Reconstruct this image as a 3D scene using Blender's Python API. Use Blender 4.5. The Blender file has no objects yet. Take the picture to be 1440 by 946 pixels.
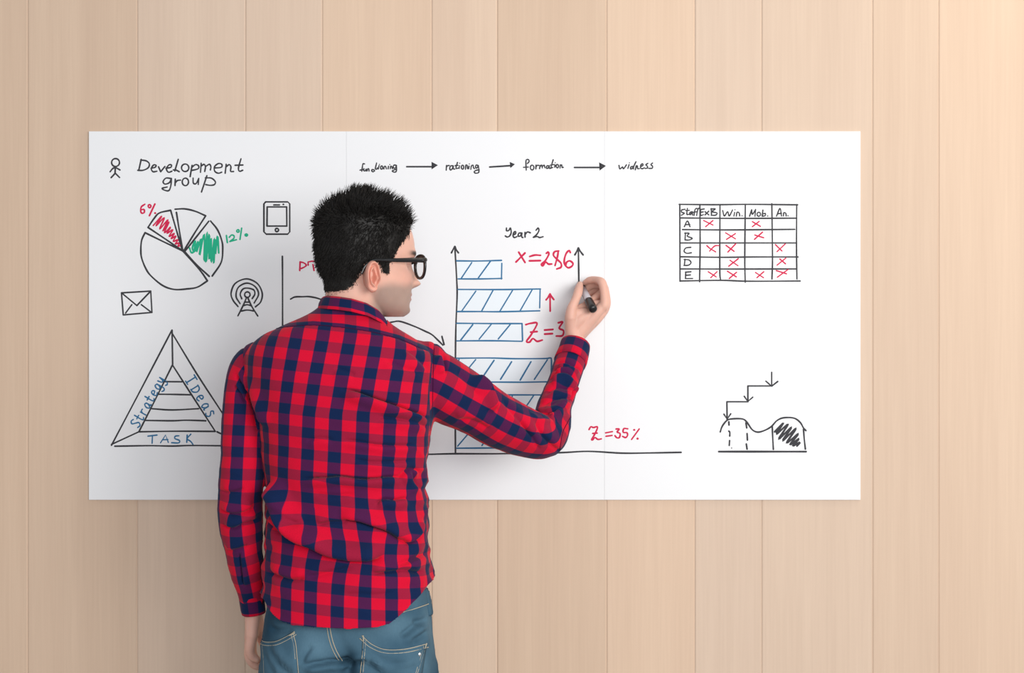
import bpy, bmesh, math, random
import numpy as np
from mathutils import Vector, Matrix, noise
from mathutils.bvhtree import BVHTree

random.seed(7)
RNG = np.random.default_rng(7)
SC = bpy.context.scene
COL = SC.collection

# ------------------------------------------------------------------ camera
D = 3.45            # camera distance to the wall plane (wall at y = 0)
CZ = 1.50           # camera height
FPX = 2206.0        # focal length in pixels of a 1440 px wide frame
cam_d = bpy.data.cameras.new('camera')
cam_d.sensor_width = 36.0
cam_d.lens = 36.0 * FPX / 1440.0
cam_d.clip_start = 0.05
cam = bpy.data.objects.new('camera', cam_d)
COL.objects.link(cam)
cam.location = (0, -D, CZ)
cam.rotation_euler = (math.pi / 2, 0, 0)
SC.camera = cam

# ------------------------------------------------------------------ colour management
SC.view_settings.view_transform = 'Standard'
SC.view_settings.look = 'None'
SC.view_settings.gamma = 1.0
SC.view_settings.exposure = 0.0
SC.view_settings.use_curve_mapping = False

# ------------------------------------------------------------------ light
world = bpy.data.worlds.new('world')
SC.world = world
world.use_nodes = True
bg = world.node_tree.nodes['Background']
bg.inputs[0].default_value = (0.93, 0.96, 1.0, 1)
bg.inputs[1].default_value = 0.54


def area(name, loc, target, sx, sy, power, color):
    l = bpy.data.lights.new(name, 'AREA')
    l.shape = 'RECTANGLE'
    l.size, l.size_y = sx, sy
    l.energy = power
    l.color = color
    o = bpy.data.objects.new(name, l)
    COL.objects.link(o)
    o.location = loc
    d = Vector(target) - Vector(loc)
    o.rotation_euler = d.to_track_quat('-Z', 'Y').to_euler()
    return o


# large window to the right of the camera, a softer fill light added behind it, a ceiling lamp near the wall at right
area('window_light', (2.1, -3.7, 2.05), (0.1, 0, 1.40), 1.5, 1.6, 88, (1.0, 0.985, 0.96))
area('fill_light', (0.8, -5.4, 1.75), (0, 0, 1.35), 2.2, 1.8, 92, (0.98, 0.99, 1.0))
area('ceiling_lamp_light', (1.75, -0.75, 2.95), (1.15, 0, 1.75), 0.35, 0.35, 9, (1.0, 0.9, 0.72))


# ------------------------------------------------------------------ helpers
def P(px, py, y):
    """world point at depth y that the camera sees at pixel (px, py)"""
    d = D + y
    return Vector(((px - 720.0) * d / FPX, y, CZ - (py - 473.0) * d / FPX))


def to_px(v):
    d = D + v[:, 1]
    return 720.0 + v[:, 0] * FPX / d, 473.0 - (v[:, 2] - CZ) * FPX / d


def base_offset(parent):
    o = Vector((0, 0, 0))
    while parent is not None:
        o += parent.location
        parent = parent.parent
    return o


def tag(o, label=None, cat=None, group=None, kind=None):
    if label: o['label'] = label
    if cat: o['category'] = cat
    if group: o['group'] = group
    if kind: o['kind'] = kind
    return o


def empty(name, loc):
    o = bpy.data.objects.new(name, None)
    o.empty_display_size = 0.05
    COL.objects.link(o)
    o.location = loc
    return o


def mesh_obj(name, verts, faces, mat=None, parent=None, smooth=True, base=None):
    """verts in world space; the object sits at base (or on its parent's origin)"""
    off = base_offset(parent) + (Vector(base) - base_offset(parent) if base is not None else Vector((0, 0, 0)))
    v = np.asarray(verts, dtype=float).reshape(-1, 3) - np.array(off)
    me = bpy.data.meshes.new(name)
    me.from_pydata(v.tolist(), [], [tuple(int(i) for i in f) for f in faces])
    me.update()
    if smooth:
        me.polygons.foreach_set('use_smooth', [True] * len(me.polygons))
    o = bpy.data.objects.new(name, me)
    COL.objects.link(o)
    if mat is not None:
        me.materials.append(mat)
    if parent is not None:
        o.parent = parent
        if base is not None:
            o.location = Vector(base) - base_offset(parent)
    elif base is not None:
        o.location = base
    return o


class MB:
    """collects several closed shapes into one mesh"""
    def __init__(self):
        self.v, self.f, self.n = [], [], 0

    def add(self, v, f):
        v = np.asarray(v, dtype=float).reshape(-1, 3)
        self.v.append(v)
        n = self.n
        self.f += [tuple(int(i) + n for i in q) for q in f]
        self.n += len(v)

    def verts(self):
        return np.vstack(self.v)


def grid_faces(nr, nc, wrap=True, flip=False):
    fs = []
    for i in range(nr - 1):
        for j in range(nc if wrap else nc - 1):
            k = (j + 1) % nc
            q = (i * nc + j, i * nc + k, (i + 1) * nc + k, (i + 1) * nc + j)
            fs.append(q[::-1] if flip else q)
    return fs


def loft(rings, cap=True):
    """rings: (nr, nc, 3), closed tube with end caps"""
    rings = np.asarray(rings)
    nr, nc, _ = rings.shape
    v = rings.reshape(-1, 3)
    f = grid_faces(nr, nc)
    if cap:
        c0, c1 = rings[0].mean(0), rings[-1].mean(0)
        v = np.vstack([v, c0, c1])
        a, b = nr * nc, nr * nc + 1
        for j in range(nc):
            k = (j + 1) % nc
            f.append((a, k, j))
            f.append((b, (nr - 1) * nc + j, (nr - 1) * nc + k))
    return v, f


def catmull(pts, per=8):
    p = np.asarray(pts, dtype=float)
    if len(p) < 3:
        t = np.linspace(0, 1, per + 1)[:, None]
        return p[0] * (1 - t) + p[-1] * t
    a = np.vstack([2 * p[0] - p[1], p, 2 * p[-1] - p[-2]])
    out = []
    for i in range(1, len(a) - 2):
        p0, p1, p2, p3 = a[i - 1], a[i], a[i + 1], a[i + 2]
        for s in np.linspace(0, 1, per, endpoint=False):
            out.append(0.5 * ((2 * p1) + (-p0 + p2) * s + (2 * p0 - 5 * p1 + 4 * p2 - p3) * s * s
                              + (-p0 + 3 * p1 - 3 * p2 + p3) * s ** 3))
    out.append(a[-2])
    return np.array(out)


def frames(c, ref=(0.0, 1.0, 0.0)):
    """parallel-transport frames along a polyline"""
    t = np.gradient(c, axis=0)
    t /= np.linalg.norm(t, axis=1)[:, None] + 1e-12
    n = np.array(ref, dtype=float)
    n -= t[0] * n.dot(t[0])
    n /= np.linalg.norm(n)
    N, B = [], []
    for i in range(len(c)):
        n = n - t[i] * n.dot(t[i])
        n /= np.linalg.norm(n) + 1e-12
        N.append(n.copy())
        B.append(np.cross(t[i], n))
    return t, np.array(N), np.array(B)


def tube(pts, radii, seg=16, per=8, round_ends=True, ref=(0, 1, 0), sx=1.0, sy=1.0):
    """smooth tapering tube with rounded ends; points (n,3) world"""
    arr = np.hstack([np.asarray(pts, dtype=float), np.asarray(radii, dtype=float)[:, None]])
    c = catmull(arr, per)
    r = c[:, 3]
    c = c[:, :3]
    t, N, B = frames(c, ref)
    if round_ends:
        k = np.array([0.08, 0.4, 0.7, 0.9, 0.98])
        e = np.sqrt(1 - k ** 2)
        c = np.vstack([c[0] - t[0] * (e[:, None] * r[0]), c, c[-1] + t[-1] * (e[::-1][:, None] * r[-1])])
        r = np.hstack([k * r[0], r, k[::-1] * r[-1]])
        N = np.vstack([np.repeat(N[:1], 5, 0), N, np.repeat(N[-1:], 5, 0)])
        B = np.vstack([np.repeat(B[:1], 5, 0), B, np.repeat(B[-1:], 5, 0)])
    a = np.linspace(0, 2 * np.pi, seg, endpoint=False)
    rings = (c[:, None, :] + r[:, None, None] * (np.cos(a)[None, :, None] * N[:, None, :] * sx
                                                + np.sin(a)[None, :, None] * B[:, None, :] * sy))
    return loft(rings)


def box(lo, hi):
    x0, y0, z0 = lo
    x1, y1, z1 = hi
    v = [(x0, y0, z0), (x1, y0, z0), (x1, y1, z0), (x0, y1, z0), (x0, y0, z1), (x1, y0, z1), (x1, y1, z1), (x0, y1, z1)]
    f = [(0, 3, 2, 1), (4, 5, 6, 7), (0, 1, 5, 4), (1, 2, 6, 5), (2, 3, 7, 6), (3, 0, 4, 7)]
    return v, f


def ball(c, r, nu=20, nv=12, sc=(1, 1, 1)):
    th = np.linspace(0.02, np.pi - 0.02, nv)
    ph = np.linspace(0, 2 * np.pi, nu, endpoint=False)
    rings = np.stack([np.sin(th)[:, None] * np.cos(ph), np.sin(th)[:, None] * np.sin(ph),
                      np.cos(th)[:, None] * np.ones_like(ph)], -1)
    rings = rings[::-1]
    return loft(np.array(c) + r * rings * np.array(sc))


def remesh(mb, voxel, smooth_iter=4, factor=0.5):
    """fuse overlapping closed shapes into one continuous skin"""
    me = bpy.data.meshes.new('tmp')
    me.from_pydata(mb.verts().tolist(), [], mb.f)
    me.update()
    o = bpy.data.objects.new('tmp', me)
    COL.objects.link(o)
    m = o.modifiers.new('r', 'REMESH')
    m.mode = 'VOXEL'
    m.voxel_size = voxel
    if smooth_iter:
        s = o.modifiers.new('s', 'SMOOTH')
        s.factor = factor
        s.iterations = smooth_iter
    dg = bpy.context.evaluated_depsgraph_get()
    ev = o.evaluated_get(dg)
    m2 = bpy.data.meshes.new_from_object(ev)
    bpy.data.objects.remove(o)
    bpy.data.meshes.remove(me)
    return m2


def mverts(me):
    a = np.empty(len(me.vertices) * 3)
    me.vertices.foreach_get('co', a)
    return a.reshape(-1, 3)


def mnormals(me):
    a = np.empty(len(me.vertices) * 3)
    me.vertex_normals.foreach_get('vector', a)
    return a.reshape(-1, 3)


def mfaces(me):
    return [tuple(p.vertices) for p in me.polygons]


def fnoise(pts, scale, seed=0.0):
    """smooth noise at points; scale is a 3-vector of frequencies"""
    s = np.asarray(scale, dtype=float)
    q = pts * s + seed
    return np.array([noise.noise(Vector(p)) for p in q])


def seg_dist(px, py, poly):
    """signed distance (px) to a polyline and position along it 0..1; + is below/right of travel direction"""
    poly = np.asarray(poly, dtype=float)
    best = np.full(len(px), 1e9)
    sgn = np.zeros(len(px))
    along = np.zeros(len(px))
    L = np.hstack([0, np.cumsum(np.linalg.norm(np.diff(poly, axis=0), axis=1))])
    for i in range(len(poly) - 1):
        a, b = poly[i], poly[i + 1]
        d = b - a
        l2 = d.dot(d)
        t = np.clip(((px - a[0]) * d[0] + (py - a[1]) * d[1]) / l2, 0, 1)
        qx, qy = a[0] + t * d[0], a[1] + t * d[1]
        dist = np.hypot(px - qx, py - qy)
        cr = d[0] * (py - a[1]) - d[1] * (px - a[0])
        m = dist < best
        best[m] = dist[m]
        sgn[m] = np.sign(cr[m])
        along[m] = (L[i] + t[m] * math.sqrt(l2)) / L[-1]
    return best, sgn, along


def near_dir(px, py, poly):
    """unit picture-plane direction from each point to the nearest place on a polyline"""
    poly = np.asarray(poly, dtype=float)
    best = np.full(len(px), 1e9)
    ox, oy = np.zeros(len(px)), np.zeros(len(px))
    for i in range(len(poly) - 1):
        a, d = poly[i], poly[i + 1] - poly[i]
        t = np.clip(((px - a[0]) * d[0] + (py - a[1]) * d[1]) / d.dot(d), 0, 1)
        vx, vy = a[0] + t * d[0] - px, a[1] + t * d[1] - py
        dist = np.hypot(vx, vy)
        m = dist < best
        best[m] = dist[m]
        ox[m], oy[m] = vx[m], vy[m]
    n = np.maximum(best, 1e-6)
    return ox / n, oy / n


def sstep(a, b, x):
    t = np.clip((x - a) / (b - a), 0, 1)
    return t * t * (3 - 2 * t)


# ------------------------------------------------------------------ materials
def new_mat(name):
    m = bpy.data.materials.new(name)
    m.use_nodes = True
    nt = m.node_tree
    return m, nt, nt.nodes['Principled BSDF']


def plain(name, color, rough=0.6, spec=0.5, metallic=0.0, bump=None):
    m, nt, b = new_mat(name)
    b.inputs['Base Color'].default_value = (*color, 1)
    b.inputs['Roughness'].default_value = rough
    b.inputs['Specular IOR Level'].default_value = spec
    b.inputs['Metallic'].default_value = metallic
    if bump:
        tn = nt.nodes.new('ShaderNodeTexNoise')
        tn.inputs['Scale'].default_value = bump[0]
        tc = nt.nodes.new('ShaderNodeTexCoord')
        nt.links.new(tc.outputs['Object'], tn.inputs['Vector'])
        bp = nt.nodes.new('ShaderNodeBump')
        bp.inputs['Strength'].default_value = bump[1]
        bp.inputs['Distance'].default_value = 0.001
        nt.links.new(tn.outputs['Fac'], bp.inputs['Height'])
        nt.links.new(bp.outputs['Normal'], b.inputs['Normal'])
    return m


def math_node(nt, op, a, b=None, clamp=False):
    n = nt.nodes.new('ShaderNodeMath')
    n.operation = op
    n.use_clamp = clamp
    for i, x in enumerate((a, b)):
        if x is None:
            continue
        if isinstance(x, (int, float)):
            n.inputs[i].default_value = x
        else:
            nt.links.new(x, n.inputs[i])
    return n.outputs[0]


def mix_color(nt, fac, a, b):
    n = nt.nodes.new('ShaderNodeMix')
    n.data_type = 'RGBA'
    for sock, x in ((n.inputs[0], fac), (n.inputs[6], a), (n.inputs[7], b)):
        if isinstance(x, (int, float)):
            sock.default_value = x
        elif isinstance(x, tuple):
            sock.default_value = (*x, 1) if len(x) == 3 else x
        else:
            nt.links.new(x, sock)
    return n.outputs[2]


def wood_material():
    m, nt, b = new_mat('pale_oak')
    tc = nt.nodes.new('ShaderNodeTexCoord')
    at = nt.nodes.new('ShaderNodeAttribute')
    at.attribute_name = 'plank'
    mp = nt.nodes.new('ShaderNodeMapping')
    mp.inputs['Scale'].default_value = (95, 10, 2.2)
    nt.links.new(tc.outputs['Object'], mp.inputs['Vector'])
    add = nt.nodes.new('ShaderNodeVectorMath')
    add.operation = 'ADD'
    nt.links.new(mp.outputs[0], add.inputs[0])
    sc_ = nt.nodes.new('ShaderNodeVectorMath')
    sc_.operation = 'SCALE'
    nt.links.new(at.outputs['Vector'], sc_.inputs[0])
    sc_.inputs['Scale'].default_value = 37.0
    nt.links.new(sc_.outputs[0], add.inputs[1])
    fine = nt.nodes.new('ShaderNodeTexNoise')
    fine.inputs['Scale'].default_value = 2.2
    fine.inputs['Detail'].default_value = 5
    nt.links.new(add.outputs[0], fine.inputs['Vector'])
    mp2 = nt.nodes.new('ShaderNodeMapping')
    mp2.inputs['Scale'].default_value = (14, 2, 0.5)
    nt.links.new(add.outputs[0], mp2.inputs['Vector'])
    mp2.inputs['Scale'].default_value = (0.13, 0.2, 0.22)
    broad = nt.nodes.new('ShaderNodeTexNoise')
    broad.inputs['Scale'].default_value = 1.6
    broad.inputs['Detail'].default_value = 3
    nt.links.new(mp2.outputs[0], broad.inputs['Vector'])
    c1 = mix_color(nt, broad.outputs['Fac'], (0.585, 0.430, 0.325), (0.71, 0.545, 0.415))
    f2 = math_node(nt, 'MULTIPLY_ADD', fine.outputs['Fac'], 1.6)
    nt.nodes[-1].inputs[2].default_value = -0.35
    f2c = math_node(nt, 'MULTIPLY', f2, 0.28, clamp=True)
    c2 = mix_color(nt, f2c, c1, (0.48, 0.345, 0.25))
    # plank to plank tint
    hs = nt.nodes.new('ShaderNodeHueSaturation')
    sep = nt.nodes.new('ShaderNodeSeparateXYZ')
    nt.links.new(at.outputs['Vector'], sep.inputs[0])
    val = math_node(nt, 'MULTIPLY_ADD', sep.outputs[0], 0.10)
    nt.nodes[-1].inputs[2].default_value = 0.95
    sat = math_node(nt, 'MULTIPLY_ADD', sep.outputs[1], 0.16)
    nt.nodes[-1].inputs[2].default_value = 0.92
    nt.links.new(val, hs.inputs['Value'])
    nt.links.new(sat, hs.inputs['Saturation'])
    nt.links.new(c2, hs.inputs['Color'])
    nt.links.new(hs.outputs[0], b.inputs['Base Color'])
    b.inputs['Roughness'].default_value = 0.55
    b.inputs['Specular IOR Level'].default_value = 0.25
    bp = nt.nodes.new('ShaderNodeBump')
    bp.inputs['Strength'].default_value = 0.12
    bp.inputs['Distance'].default_value = 0.001
    nt.links.new(fine.outputs['Fac'], bp.inputs['Height'])
    nt.links.new(bp.outputs[0], b.inputs['Normal'])
    return m


PU, PV = 0.0505, 0.0405      # plaid repeat across and along


def plaid_material():
    m, nt, b = new_mat('red_navy_plaid')
    uv = nt.nodes.new('ShaderNodeUVMap')
    uv.uv_map = 'UVMap'
    sep = nt.nodes.new('ShaderNodeSeparateXYZ')
    nt.links.new(uv.outputs[0], sep.inputs[0])

    def stripe(src, period, width):
        fr = math_node(nt, 'FRACT', math_node(nt, 'DIVIDE', src, period))
        d = math_node(nt, 'ABSOLUTE', math_node(nt, 'SUBTRACT', fr, 0.5))      # 0 at stripe middle
        e = math_node(nt, 'SUBTRACT', width / 2.0, d)
        return math_node(nt, 'MULTIPLY_ADD', e, 40.0, clamp=True)
    wu = stripe(sep.outputs[0], PU, 0.49)        # 1 in navy warp
    wv = stripe(sep.outputs[1], PV, 0.49)        # 1 in navy weft
    rr, rn = (0.585, 0.0022, 0.027), (0.290, 0.008, 0.036)
    nr, nn = (0.066, 0.008, 0.056), (0.0030, 0.014, 0.060)
    a = mix_color(nt, wv, rr, rn)
    c = mix_color(nt, wv, nr, nn)
    col = mix_color(nt, wu, a, c)
    tn = nt.nodes.new('ShaderNodeTexNoise')
    tn.inputs['Scale'].default_value = 900
    nt.links.new(uv.outputs[0], tn.inputs['Vector'])
    hs = nt.nodes.new('ShaderNodeHueSaturation')
    v = math_node(nt, 'MULTIPLY_ADD', tn.outputs['Fac'], 0.5)
    nt.nodes[-1].inputs[2].default_value = 0.75
    nt.links.new(v, hs.inputs['Value'])
    nt.links.new(col, hs.inputs['Color'])
    nt.links.new(hs.outputs[0], b.inputs['Base Color'])
    b.inputs['Roughness'].default_value = 0.85
    b.inputs['Specular IOR Level'].default_value = 0.12
    b.inputs['Sheen Weight'].default_value = 0.06
    b.inputs['Sheen Roughness'].default_value = 0.5
    bp = nt.nodes.new('ShaderNodeBump')
    bp.inputs['Strength'].default_value = 0.15
    bp.inputs['Distance'].default_value = 0.0006
    nt.links.new(tn.outputs['Fac'], bp.inputs['Height'])
    nt.links.new(bp.outputs[0], b.inputs['Normal'])
    return m


def denim_material():
    m, nt, b = new_mat('washed_denim')
    tc = nt.nodes.new('ShaderNodeTexCoord')
    n1 = nt.nodes.new('ShaderNodeTexNoise')
    n1.inputs['Scale'].default_value = 11
    n1.inputs['Detail'].default_value = 4
    nt.links.new(tc.outputs['Object'], n1.inputs['Vector'])
    mp = nt.nodes.new('ShaderNodeMapping')
    mp.inputs['Scale'].default_value = (420, 420, 160)
    mp.inputs['Rotation'].default_value = (0, 0.6, 0)
    nt.links.new(tc.outputs['Object'], mp.inputs['Vector'])
    n2 = nt.nodes.new('ShaderNodeTexNoise')
    n2.inputs['Scale'].default_value = 1.0
    nt.links.new(mp.outputs[0], n2.inputs['Vector'])
    w = nt.nodes.new('ShaderNodeAttribute')
    w.attribute_name = 'wash_shade'
    f = math_node(nt, 'MULTIPLY_ADD', n1.outputs['Fac'], 1.1)
    nt.nodes[-1].inputs[2].default_value = -0.25
    f = math_node(nt, 'MULTIPLY', f, 0.55)
    f = math_node(nt, 'ADD', f, w.outputs['Fac'], clamp=True)
    c = mix_color(nt, f, (0.015, 0.052, 0.090), (0.170, 0.310, 0.400))
    f3 = math_node(nt, 'MULTIPLY', n2.outputs['Fac'], 0.35)
    c2 = mix_color(nt, f3, c, (0.03, 0.075, 0.12))
    nt.links.new(c2, b.inputs['Base Color'])
    b.inputs['Roughness'].default_value = 0.85
    b.inputs['Specular IOR Level'].default_value = 0.15
    bp = nt.nodes.new('ShaderNodeBump')
    bp.inputs['Strength'].default_value = 0.25
    bp.inputs['Distance'].default_value = 0.0008
    nt.links.new(n2.outputs['Fac'], bp.inputs['Height'])
    nt.links.new(bp.outputs[0], b.inputs['Normal'])
    return m


def skin_material():
    m, nt, b = new_mat('skin')
    at = nt.nodes.new('ShaderNodeAttribute')
    at.attribute_name = 'tone'
    tc = nt.nodes.new('ShaderNodeTexCoord')
    tn = nt.nodes.new('ShaderNodeTexNoise')
    tn.inputs['Scale'].default_value = 60
    tn.inputs['Detail'].default_value = 6
    nt.links.new(tc.outputs['Object'], tn.inputs['Vector'])
    hs = nt.nodes.new('ShaderNodeHueSaturation')
    v = math_node(nt, 'MULTIPLY_ADD', tn.outputs['Fac'], 0.16)
    nt.nodes[-1].inputs[2].default_value = 0.92
    nt.links.new(v, hs.inputs['Value'])
    nt.links.new(at.outputs['Color'], hs.inputs['Color'])
    nt.links.new(hs.outputs[0], b.inputs['Base Color'])
    b.inputs['Roughness'].default_value = 0.5
    b.inputs['Specular IOR Level'].default_value = 0.35
    b.inputs['Subsurface Weight'].default_value = 0.12
    b.inputs['Subsurface Radius'].default_value = (0.008, 0.003, 0.0015)
    b.inputs['Subsurface Scale'].default_value = 1.0
    return m


M_WOOD = wood_material()
M_PLAID = plaid_material()
M_DENIM = denim_material()
M_SKIN = skin_material()
M_BOARD = plain('white_gloss_board', (0.795, 0.80, 0.815), 0.42, 0.3)
M_INK = plain('charcoal_marker_ink', (0.040, 0.040, 0.046), 0.6, 0.2)
M_RED = plain('red_marker_ink', (0.60, 0.018, 0.075), 0.6, 0.2)
M_GREEN = plain('green_marker_ink', (0.015, 0.42, 0.235), 0.6, 0.2)
M_BLUE = plain('blue_marker_ink', (0.035, 0.165, 0.325), 0.6, 0.2)
M_TINT = plain('pale_blue_wash', (0.765, 0.83, 0.875), 0.5, 0.3)
M_HAIR = plain('black_hair', (0.0100, 0.0085, 0.0075), 0.55, 0.30)
M_BLACK = plain('black_acetate', (0.006, 0.006, 0.007), 0.22, 0.5)
M_PEN = plain('black_plastic', (0.008, 0.008, 0.009), 0.28, 0.5)
M_PENLABEL = plain('pale_grey_plastic', (0.50, 0.47, 0.50), 0.4, 0.4)
M_THREAD = plain('tan_thread', (0.40, 0.36, 0.28), 0.8, 0.1)
M_SEAM = plain('dark_seam_thread', (0.05, 0.006, 0.03), 0.9, 0.05)
M_RIVET = plain('bright_metal', (0.75, 0.75, 0.75), 0.25, 0.5, 1.0)
M_SHOE = plain('brown_leather', (0.10, 0.05, 0.03), 0.45, 0.4)
M_FLOOR = plain('grey_floor', (0.32, 0.30, 0.28), 0.6, 0.3)

# ------------------------------------------------------------------ floor and panelled wall
v, f = box((-2.7, -4.4, -0.05), (2.7, 0.04, 0.0))
floor = mesh_obj('floor', v, f, M_FLOOR, smooth=False)
tag(floor, kind='structure')


def build_wall():
    joints = [-910, -760, -640, -490, -365, -255, -130, 39, 193, 345, 453, 607, 699, 853, 977, 1071, 1227, 1320, 1474, 1590, 1700, 1850, 1965, 2110, 2250, 2360]
    xs = [P(j, 473, 0).x for j in joints]
    z0, z1 = 0.0, 3.0
    gw, gd = 0.0011, 0.0012
    mb = MB()
    tint = []
    tone = random.Random(5)
    for i in range(len(xs) - 1):
        a, b = xs[i] + gw * 0.5, xs[i + 1] - gw * 0.5
        bev = 0.0022
        sec = [(a, 0.02), (a, gd), (a + bev * 0.5, 0.0006), (a + bev, 0.0), (b - bev, 0.0), (b - bev * 0.5, 0.0006), (b, gd), (b, 0.02)]
        vs = [(x, y, z0) for x, y in sec] + [(x, y, z1) for x, y in sec]
        n = len(sec)
        fs = [(k, (k + 1) % n, n + (k + 1) % n, n + k) for k in range(n)]
        fs += [tuple(range(n))[::-1], tuple(range(n, 2 * n))]
        mb.add(vs, fs)
        t = (tone.random(), tone.random(), tone.random())
        tint += [t] * (2 * n)
    # backing board closes the joints
    v, f = box((xs[0], 0.0016, z0), (xs[-1], 0.03, z1))
    mb.add(v, f)
    tint += [(0.0, 0.5, 0.3)] * 8
    o = mesh_obj('wall_back', mb.verts(), mb.f, M_WOOD, smooth=False)
    a = o.data.attributes.new('plank', 'FLOAT_VECTOR', 'POINT')
    a.data.foreach_set('vector', np.array(tint).ravel())
    tag(o, kind='structure')


build_wall()

# ------------------------------------------------------------------ whiteboard
BY = -0.006          # front face of the board
pb0, pb1 = P(125, 703, BY), P(1210, 185, BY)
board = empty('whiteboard', ((pb0.x + pb1.x) / 2, 0, pb0.z))
tag(board, 'long white board covered in marker diagrams, mounted on the pale wood wall', 'whiteboard')
edges = [125, 487, 850, 1210]
for i in range(3):
    gap = 0.00012
    x0 = P(edges[i], 473, BY).x + (gap if i else 0)
    x1 = P(edges[i + 1], 473, BY).x - (gap if i < 2 else 0)
    bm = bmesh.new()
    v, f = box((x0, BY, P(0, 702.6, BY).z), (x1, -0.0002, P(0, 184.6, BY).z))
    bv = [bm.verts.new(q) for q in v]
    for q in f:
        bm.faces.new([bv[k] for k in q])
    bmesh.ops.bevel(bm, geom=bm.edges[:], offset=0.00022, segments=1, affect='EDGES')
    o = mesh_obj('panel', [q.co[:] for q in bm.verts], [], M_BOARD, board, False)
    bmesh.ops.translate(bm, verts=bm.verts[:], vec=-base_offset(board))
    bm.to_mesh(o.data)
    bm.free()


class Ink:
    """marker strokes traced in a zoomed picture frame (x0, y0, scale)"""
    def __init__(self, x0=0, y0=0, s=1.0, w=2.5):
        self.x0, self.y0, self.s, self.w = x0, y0, s, w
        self.mb = MB()

    def pt(self, q):
        return (self.x0 + q[0] / self.s, self.y0 + q[1] / self.s)

    def line(self, pts, w=None, smooth=True):
        w = w or self.w
        p = np.array([self.pt(q) for q in pts], dtype=float)
        if smooth and len(p) > 2:
            p = catmull(p, 6)
        # drop coincident points
        keep = [0]
        for i in range(1, len(p)):
            if np.linalg.norm(p[i] - p[keep[-1]]) > 0.12:
                keep.append(i)
        p = p[keep]
        if len(p) < 2:
            p = np.vstack([p[0], p[0] + [0.2, 0]])
        t = np.gradient(p, axis=0)
        t /= np.linalg.norm(t, axis=1)[:, None] + 1e-9
        r = w / 2.0
        # a hand-drawn line is a little uneven
        ph = random.random() * 6
        rr = r * (1 + 0.10 * np.sin(np.arange(len(p)) * 0.55 + ph))
        ks = [0.35, 0.8]
        es = [0.95, 0.55]
        p2 = np.vstack([[p[0] - t[0] * r * e for e in es], p, [p[-1] + t[-1] * r * e for e in es[::-1]]])
        t2 = np.vstack([t[:1], t[:1], t, t[-1:], t[-1:]])
        r2 = np.hstack([[r * k for k in ks], rr, [r * k for k in ks[::-1]]])
        nn = np.stack([-t2[:, 1], t2[:, 0]], 1)
        prof = [(-1.0, 0.0), (-0.8, 0.00022), (0.0, 0.00034), (0.8, 0.00022), (1.0, 0.0)]
        rings = []
        for i in range(len(p2)):
            ring = []
            for u, h in prof:
                q = p2[i] + nn[i] * r2[i] * u
                w3 = P(q[0], q[1], BY)
                ring.append((w3.x, BY - h - 0.00004, w3.z))
            rings.append(ring)
        rings = np.array(rings)
        nr, nc, _ = rings.shape
        self.mb.add(rings.reshape(-1, 3), grid_faces(nr, nc, wrap=False, flip=False))
        return self

    def seg(self, *pts, w=None):
        return self.line(pts, w, smooth=False) if len(pts) == 2 else self.poly(pts, w)

    def poly(self, pts, w=None):
        for a, b in zip(pts[:-1], pts[1:]):
            self.line([a, b], w, smooth=False)
        return self

    def circle(self, cx, cy, rx, ry, w=None, a0=0, a1=370):
        a = np.radians(np.linspace(a0, a1, 30))
        return self.line([(cx + rx * math.cos(k), cy + ry * math.sin(k)) for k in a], w, smooth=False)

    def dot(self, x, y, r=None):
        r = r or self.w * 0.6 * self.s
        return self.line([(x - r * 0.15, y), (x + r * 0.15, y)], w=2 * r / self.s, smooth=False)

    def fill(self, pts):
        p = [P(*self.pt(q), BY) for q in pts]
        n = len(p)
        v = [(q.x, BY - 0.0003, q.z) for q in p] + [(q.x, BY - 0.00001, q.z) for q in p]
        f = [tuple(range(n))] + [(k, n + k, n + (k + 1) % n, (k + 1) % n) for k in range(n)]
        self.mb.add(v, f)
        return self

    def text(self, word, start, end, size, track=0.62):
        """single-stroke letters along a baseline given in the zoomed frame"""
        d = np.array(end, dtype=float) - np.array(start, dtype=float)
        L = np.linalg.norm(d)
        d /= L
        up = np.array([d[1], -d[0]])
        adv = L / max(1, len(word))
        for i, ch in enumerate(word):
            o = np.array(start, dtype=float) + d * adv * i
            for st in FONT[ch]:
                self.line([tuple(o + d * x * size * 1.0 + up * y * size) for x, y in st])
        return self

    def build(self, name, mat, parent, label=None):
        o = mesh_obj(name, self.mb.verts(), self.mb.f, mat, parent)
        if label:
            o['label'] = label
        return o


FONT = {
    'S': [[(.5, .9), (.25, 1), (.05, .8), (.3, .5), (.5, .25), (.3, 0), (0, .1)]],
    't': [[(.2, 1), (.18, .15), (.3, 0), (.45, .08)], [(0, .62), (.4, .62)]],
    'r': [[(.05, .62), (.05, 0)], [(.05, .4), (.2, .6), (.4, .6)]],
    'a': [[(.42, .55), (.2, .62), (.02, .3), (.15, 0), (.38, .25), (.42, .6), (.42, .05), (.52, .05)]],
    'e': [[(.05, .3), (.4, .38), (.35, .6), (.15, .6), (.02, .3), (.15, 0), (.42, .08)]],
    'g': [[(.42, .55), (.2, .62), (.02, .32), (.15, .02), (.38, .25), (.42, .6), (.42, -.25), (.2, -.4), (.02, -.28)]],
    'y': [[(.02, .62), (.1, .2), (.3, .2), (.42, .62)], [(.42, .62), (.38, -.2), (.18, -.4), (.0, -.3)]],
    'I': [[(.15, 0), (.15, 1)], [(-.1, 1), (.42, 1)], [(-.02, 0), (.35, 0)]],
    'D': [[(.05, .0), (.05, .78)], [(.0, .78), (.35, .73), (.52, .4), (.3, .05), (.0, 0)]],
    's': [[(.38, .62), (.15, .7), (.05, .5), (.3, .3), (.35, .1), (.15, -.08), (-.05, 0)]],
}

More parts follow.
